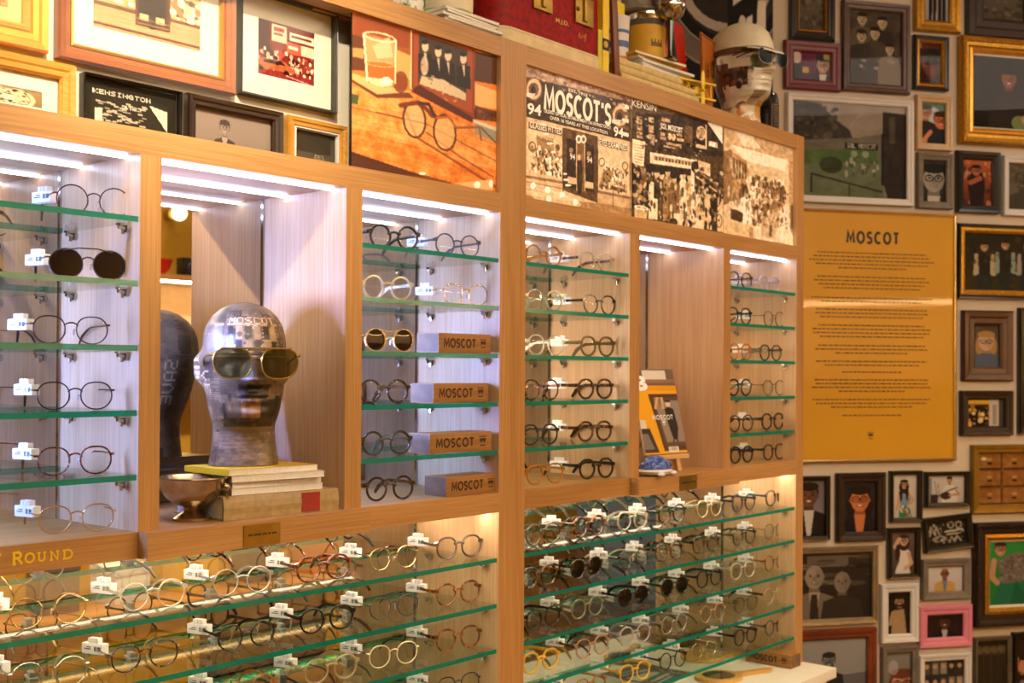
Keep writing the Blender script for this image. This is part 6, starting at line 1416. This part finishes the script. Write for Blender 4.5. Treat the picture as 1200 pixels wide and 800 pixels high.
# orange pennant sign and blue disc behind it
ox = top_x(824, 95, .16); oz = at_y(824, 38, .16)[2]-T0
pn = thing('orange_sign', 'orange board with a dark outline and painted number leaning back', 'sign', (ox, .16, T0), math.radians(-8))
ow_ = .058; oh = oz
MB().prism([(.004, 0), (ow_*.75, 0), (ow_, oh*.93), (-.012, oh)], 0, .006).build('board', pm('orange_board', 'b86a1c', rough=.5, var=.15, scale=25), pn)
m = MB(); E_ = [(.006, .002), (ow_*.73, .002), (ow_*.97, oh*.915), (-.009, oh*.98)]
for i in range(4): a, b = E_[i], E_[(i+1) % 4]; m.tube([(a[0], -.0003, a[1]), (b[0], -.0003, b[1])], .0012, n=4, up=(0,1,0))
m.build('painted_outline', BLACK, pn)
lettering('painted_number', '16', .010, oh*.52, .026, oh*.70, BLACK, pn, bold=.02); lettering('painted_number', '1/2', .032, oh*.54, .048, oh*.72, BLACK, pn, bold=.01)
bd = thing('blue_enamel_plate', 'blue grey round enamel plate propped behind the orange sign', 'plate', (top_x(815, 80, .19), .19, T0))
MB().lathe([(0, 0), (.050, .002), (.055, .006), (.055, .008), (.048, .004), (0, .003)], 40, T=Matrix.Translation((0, 0, .056)) @ Matrix.Rotation(math.radians(84), 4, 'X')).build('plate_body', pm('blue_enamel', '8d9ab4', rough=.25), bd, smooth=True)
# yellow model biplane
YEL = pm('biplane_yellow', 'ecc81a', rough=.35, var=.05)
ax0 = top_x(826, 122, .012); az_ = at_y(826, 95, .012)[2]-T0; sc_ = .115
bp = thing('toy_biplane', 'small yellow model biplane nosing over the cabinet edge', 'toy plane', (ax0+.012, .036, T0), math.radians(-12))
bp.scale = (1.2, 1.2, 1.12)
h = az_
MB().tube([(-.006, .0, h*.62), (-.004, .01, h*.62), (0, .03, h*.62), (0, .075, h*.66), (0, .10, h*.70)], [.010, .013, .012, .008, .003], n=14).build('fuselage', YEL, bp, smooth=True)
for zz, nm in ((h*.98, 'upper_wing'), (h*.42, 'lower_wing')): MB().box((-.062, .006, zz-.0025), (.062, .036, zz+.0025)).build(nm, YEL, bp, bevel=.002)
for x in (-.048, .048):
    for y in (.010, .032): MB().tube([(x, y, h*.42), (x, y, h*.98)], .0016, n=6).build('wing_strut', YEL, bp)
for s in (-1, 1):
    MB().tube([(s*.012, .012, h*.5), (s*.03, .012, h*.95)], .0012, n=6).build('brace', YEL, bp); MB().tube([(s*.048, .012, h*.42), (s*.018, .012, h*.95)], .0010, n=6).build('brace', YEL, bp)
    MB().tube([(s*.006, .018, h*.42), (s*.018, .014, .010)], .0014, n=6).build('landing_leg', YEL, bp)
    MB().tube([(s*.016, .014, .0095), (s*.021, .014, .0095)], .0095, n=18).build('wheel', YEL, bp, smooth=True)
pp = MB()
for s in (-1, 1): pp.add([(0, -.008, h*.62), (s*.004, -.0085, h*.62+s*.008), (s*.0055, -.008, h*.62+s*.026), (s*.002, -.0075, h*.62+s*.036), (-s*.003, -.007, h*.62+s*.030), (-s*.003, -.0075, h*.62+s*.008)], [(0, 1, 2, 3, 4, 5)])
pp = MB().ball((0, -.010, h*.62+.024), (.0065, .0022, .026), 12, 10).ball((0, -.010, h*.62-.024), (.0065, .0022, .026), 12, 10).ball((0, -.010, h*.62), (.005, .006, .005), 10, 8)
pp.build('propeller', YEL, bp, smooth=True)
MB().box((-.02, .095, h*.68), (.02, .112, h*.70)).build('tailplane', YEL, bp); MB().prism([(.0, h*.70), (.003, h*.70), (.003, h*.88), (0, h*.88)], .095, .112).build('tail_fin', YEL, bp)
# papered head with cap and sunglasses
cv = collage(23, ['e2dccb', 'cfc7b2', 'b9b09a', 'd8cfba', 'efe8d8', '8a7a66', 'ddd2b8', 'c9bd9f'], words=())
cv.rect(.40, .34, .62, .47, '5d7060', .8); cv.spots(60, (.40, .33, .62, .48), ['7a8a6a', '3f5a4a', 'b5a878', 'c9c4a8'], .02, .02, 3, .8); cv.rect(.40, .47, .62, .60, 'e9e2d0')
for k in range(5): cv.rect(.42, .49+k*.02, .6, .494+k*.02, '9a927e')
cv.rect(.26, .45, .37, .62, '3a241e'); cv.rect(.20, .40, .27, .60, '5d3a34'); cv.spots(20, (.2, .45, .37, .62), ['7a4a3c', '2a1814', 'a58a78'], .012, .02, 5); cv.rect(.28, .34, .39, .45, 'd8d0ba'); cv.rect(.14, .34, .22, .7, '6a4a40'); cv.spots(20, (.1, .8, .6, 1), ['c9a05a', 'd8c8a0', '8a5a3c', 'c27a2c'], .04, .04, 6); cv.rect(.5, .74, .62, .9, 'c98a24', .7)
hx_, hyy = top_x(869, 130, .10), .10
rz_ = math.radians(-11); sH = .80
ht = thing('mannequin_head', 'cream paper-collaged mannequin head with cap and sunglasses on cabinet top', 'mannequin head', (hx_, hyy, T0), rz_)
hm = link('head', head_mesh('capped_head', cv, painted('cream_collage', rough=.35, coat=.4)), ht); hm.scale = (1.0, 1.0, 1.0)
m = MB(); m.lathe([(.087, .218), (.0885, .224), (.088, .24), (.084, .262), (.074, .288), (.056, .308), (.032, .320), (0, .324)], 40, T=Matrix.Translation((0, .004, 0)) @ Matrix.Diagonal((.98, 1.22, 1, 1)))
CAPM = pm('papered_cap', 'ded5ba', rough=.5, var=.1, scale=18)
cap = m.build('cap', CAPM, ht, smooth=True)
P_ = [(.084*math.sin(t), -.075*math.cos(t)) for t in np.linspace(-1.25, 1.25, 15)]; Q_ = [(.080*math.sin(t*.92), -.075-.052*math.cos(t)+.02) for t in np.linspace(-1.45, 1.45, 15)]
m = MB(); vs = [(a, b-.012, .234) for a, b in P_]+[(a, b-.028, .224-.012*(1-abs(i-7)/7)) for i, (a, b) in enumerate(Q_)]+[(a, b-.012, .230) for a, b in P_]+[(a, b-.028, .220-.012*(1-abs(i-7)/7)) for i, (a, b) in enumerate(Q_)]
m.add(vs, [(i, i+1, 16+i, 15+i) for i in range(14)]+[(30+i, 45+i, 46+i, 31+i) for i in range(14)]+[(15+i, 16+i, 46+i, 45+i) for i in range(14)]); m.build('cap_brim', CAPM, cap, smooth=True)
m = MB(); m.lathe([(.0895, .216), (.0905, .222), (.0895, .232), (.088, .232)], 40, T=Matrix.Translation((0, .004, 0)) @ Matrix.Diagonal((.98, 1.22, 1, 1))); m.build('cap_band', pm('cap_photo_band', '6a4c44', rough=.5, var=.5, scale=40), cap, smooth=True)
R_ = Matrix.Rotation(rz_, 4, 'Z')
aviators('dark_sunglasses', 'dark tortoise sunglasses worn by cream papered head with cap', Vector((hx_, hyy, T0))+R_ @ Vector((0, -.122, .196)), rz_, FM['dark tortoiseshell'], OLIVELENS if 0 else seethrough('dark_green_lens', '27301e', .10, body='1c2416', body_mix=.45), w=.056, h=.044, br=.020)
# black ridged case beside the head
kx = top_x(904, 152, .05)
kc = thing('black_case', 'black ridged upright case at the right end of cabinet top', 'case', (kx, .06, T0))
kh = at_y(904, 108, .06)[2]-T0
m = MB(); prof = [(.024, 0), (.027, .003)]
for k in range(10): zq = .006+k*(kh*.75-.01)/10; prof += [(.0285, zq), (.0275, zq+.004)]
prof += [(.027, kh*.78), (.022, kh*.92), (.010, kh), (0, kh)]
m.lathe(prof, 28, T=Matrix.Diagonal((.85, 1.2, 1, 1))); m.build('case_body', FM['black'], kc, smooth=True, angle=25)
# black poster with a big ring and letters on the wall behind
M_, W_, H_ = wall_basis(745, 905, -70, 150, .002)
cv = Cv(190, 230, '0d0b09'); 
cu_, cv_ = .66, .34
cv.ring(cu_, cv_-.10, .50, .40, .10, '6a6056'); cv.ring(cu_, cv_-.10, .56, .45, .012, '8a7e72'); cv.ring(cu_, cv_-.10, .43, .34, .01, '9a8e80'); cv.ell(cu_, cv_-.10, .36, .27, '2c2722'); cv.ring(cu_-.02, cv_-.10, .30, .22, .05, 'b0a498')
cv.rect(.66, .0, .88, .66, '14110e'); cv.poly([(.70, .0), (.80, .0), (.80, .28), (.70, .34)], 'd8cebf'); cv.poly([(.78, .62), (.80, .40), (.84, .38), (.845, .62)], 'e0d6c6'); cv.poly([(.86, .64), (.885, .3), (.94, .3), (.94, .64)], 'e0d6c6'); cv.ell(.77, .47, .035, .085, 'd0c6b8'); cv.ell(.77, .50, .018, .05, '14110e')
cv.noise(.05, 10, 2)
bpz = thing('black_poster', 'large black wall poster with grey rings behind papered head', 'poster', M_.translation)
Rm = M_.to_3x3().to_4x4()
picture('poster_print', cv, Rm, W_, H_, PHOTO, bpz, y=-.006)
MB().box((0, -.0055, 0), (W_, -.0005, H_), 0, Rm).build('poster_board', BLACK, bpz)
# ---------------------------------------------------------------- the far side of the shop, seen in the mirrors
oc = thing('opposite_counter', 'mustard fronted shop counter reflected in the lower mirrors', 'counter', (3.4, -2.95, 0))
MU = pm('mustard_laminate', 'b8860f', rough=.45, var=.12, scale=6); OK2 = wood('counter_oak', 'b98248', '94622f', 'x')
MB().box((.2, -3.3, .0), (6.6, -2.75, .08)).build('plinth', OK2, oc, world=True)
for k in range(8):
    xa = .2+k*.8
    MB().box((xa+.006, -2.78, .08), (xa+.794, -2.76, .50)).build('door', [MU, pm('grey_laminate', '8a8270', rough=.5), OK2, MU, pm('dark_laminate', '453424', rough=.5), MU, MU, OK2][k], oc, world=True)
MB().box((.2, -3.3, .08), (6.6, -2.78, .50)).build('carcass', OK2, oc, world=True); MB().box((.15, -3.3, .50), (6.65, -2.72, .53)).build('worktop', OK2, oc, world=True)
opx = [(1.3, 'b83024', .16, .22), (1.62, 'd8d4cc', .2, .30), (1.95, '5a7a94', .14, .2), (2.3, 'c9a02a', .22, .34), (2.75, '6a5a48', .18, .26), (3.1, 'e0dccf', .2, .18), (3.5, 'd8a828', .2, .4), (3.9, '3a3630', .18, .24), (4.3, 'b5651f', .2, .3), (4.8, 'c9c4b8', .22, .36), (5.3, 'd0a21c', .2, .42), (5.8, '7a8a94', .2, .28)]
for k, (x, c_, w, h) in enumerate(opx):
    o = thing('gift_box', ['red', 'white', 'blue grey', 'yellow', 'brown', 'pale', 'tall yellow', 'charcoal', 'orange', 'light grey', 'tallest yellow', 'steel blue'][k]+' box with lid on the counter across the shop, seen mirrored', 'box', (x, -3.0, .5305), .15*math.sin(k*2))
    b = pm('box_card_%s' % c_, c_, rough=.5, var=.08)
    MB().box((-w/2, -.1, 0), (w/2, .1, h*.75)).build('box_body', b, o, bevel=.003); MB().box((-w/2-.004, -.104, h*.75), (w/2+.004, .104, h)).build('lid', b, o, bevel=.003)
sh_ = thing('wall_shelf', 'lit oak wall shelf across the shop, seen in left niche mirror', 'shelf', (3.4, -3.25, 1.55))
MB().box((1.5, -3.34, 2.13), (6.2, -3.1, 2.16)).build('shelf_board', OK2, sh_, world=True); MB().box((1.5, -3.34, 1.58), (6.2, -3.1, 1.61)).build('shelf_board', OK2, sh_, world=True); MB().box((1.5, -3.342, 1.61), (6.2, -3.335, 2.13)).build('back_board', pm('cream_backing', 'e6cfa0', rough=.6, var=.05), sh_, world=True)
MB().box((1.6, -3.16, 2.122), (6.1, -3.14, 2.13)).build('light_strip', emission('warm_strip', 'ffcf8c', 110), sh_, world=True)
rb = thing('red_bowl', 'red bowl on the shelf across the shop, seen in mirror', 'bowl', (3.42, -3.2, 2.1605)); MB().lathe([(.03, 0), (.06, .03), (.075, .08), (.07, .08), (.05, .03), (0, .01)], 28).build('bowl_body', pm('red_enamel', 'c81e1a', rough=.2), rb, smooth=True)
for k, x in enumerate((3.2, 4.4)):
    o = thing('mannequin_head', ['grey display head left of red bowl across the shop, mirrored', 'grey display head right of red bowl across the shop, mirrored'][k], 'mannequin head', (x, -3.2, 2.1605), pi+.3)
    link('head', HEAD.children[0].data, o)
cmx = thing('old_camera', 'black camera with round lens on far shelf, seen in mirror', 'camera', (3.62, -3.2, 2.1605)); MB().box((-.07, -.03, 0), (.07, .03, .1)).build('camera_body', FM['black'], cmx, bevel=.004); MB().tube([(0, .03, .05), (0, .09, .05)], .035, n=24).build('lens_barrel', CHROME, cmx, smooth=True)
for k in range(10):
    g_ = eyewear_meshes(*KIND['bold'][:6], ['honey', 'tortoiseshell', 'black', 'champagne'][k % 4], ['honey', 'tortoiseshell', 'black', 'champagne'][k % 4], LENS, 'acetate')
    o = thing('eyeglasses', 'chunky eyeglasses on the far lit shelf, seen only in the mirror', 'eyeglasses', (2.6+k*.24, -3.2, 1.6105), pi, 'eyeglasses on the far shelf')
    link('frame_front', g_['front'], o)
    for q in g_['lenses']: link('lens', q, o)
    for q in g_['temples']: link('temple', q, o)
gl = thing('globe_lamp', 'round glowing globe lamp on yellow wall across the shop', 'lamp', (3.56, -3.28, 2.50)); MB().ball((0, .06, 0), .042, 24, 16).build('globe', emission('globe_glow', 'ffe9b8', 3), gl, smooth=True); MB().tube([(0, -.05, 0), (0, 0, 0)], .03, n=16, up=(0,0,1)).build('wall_mount', BRASS, gl, smooth=True)
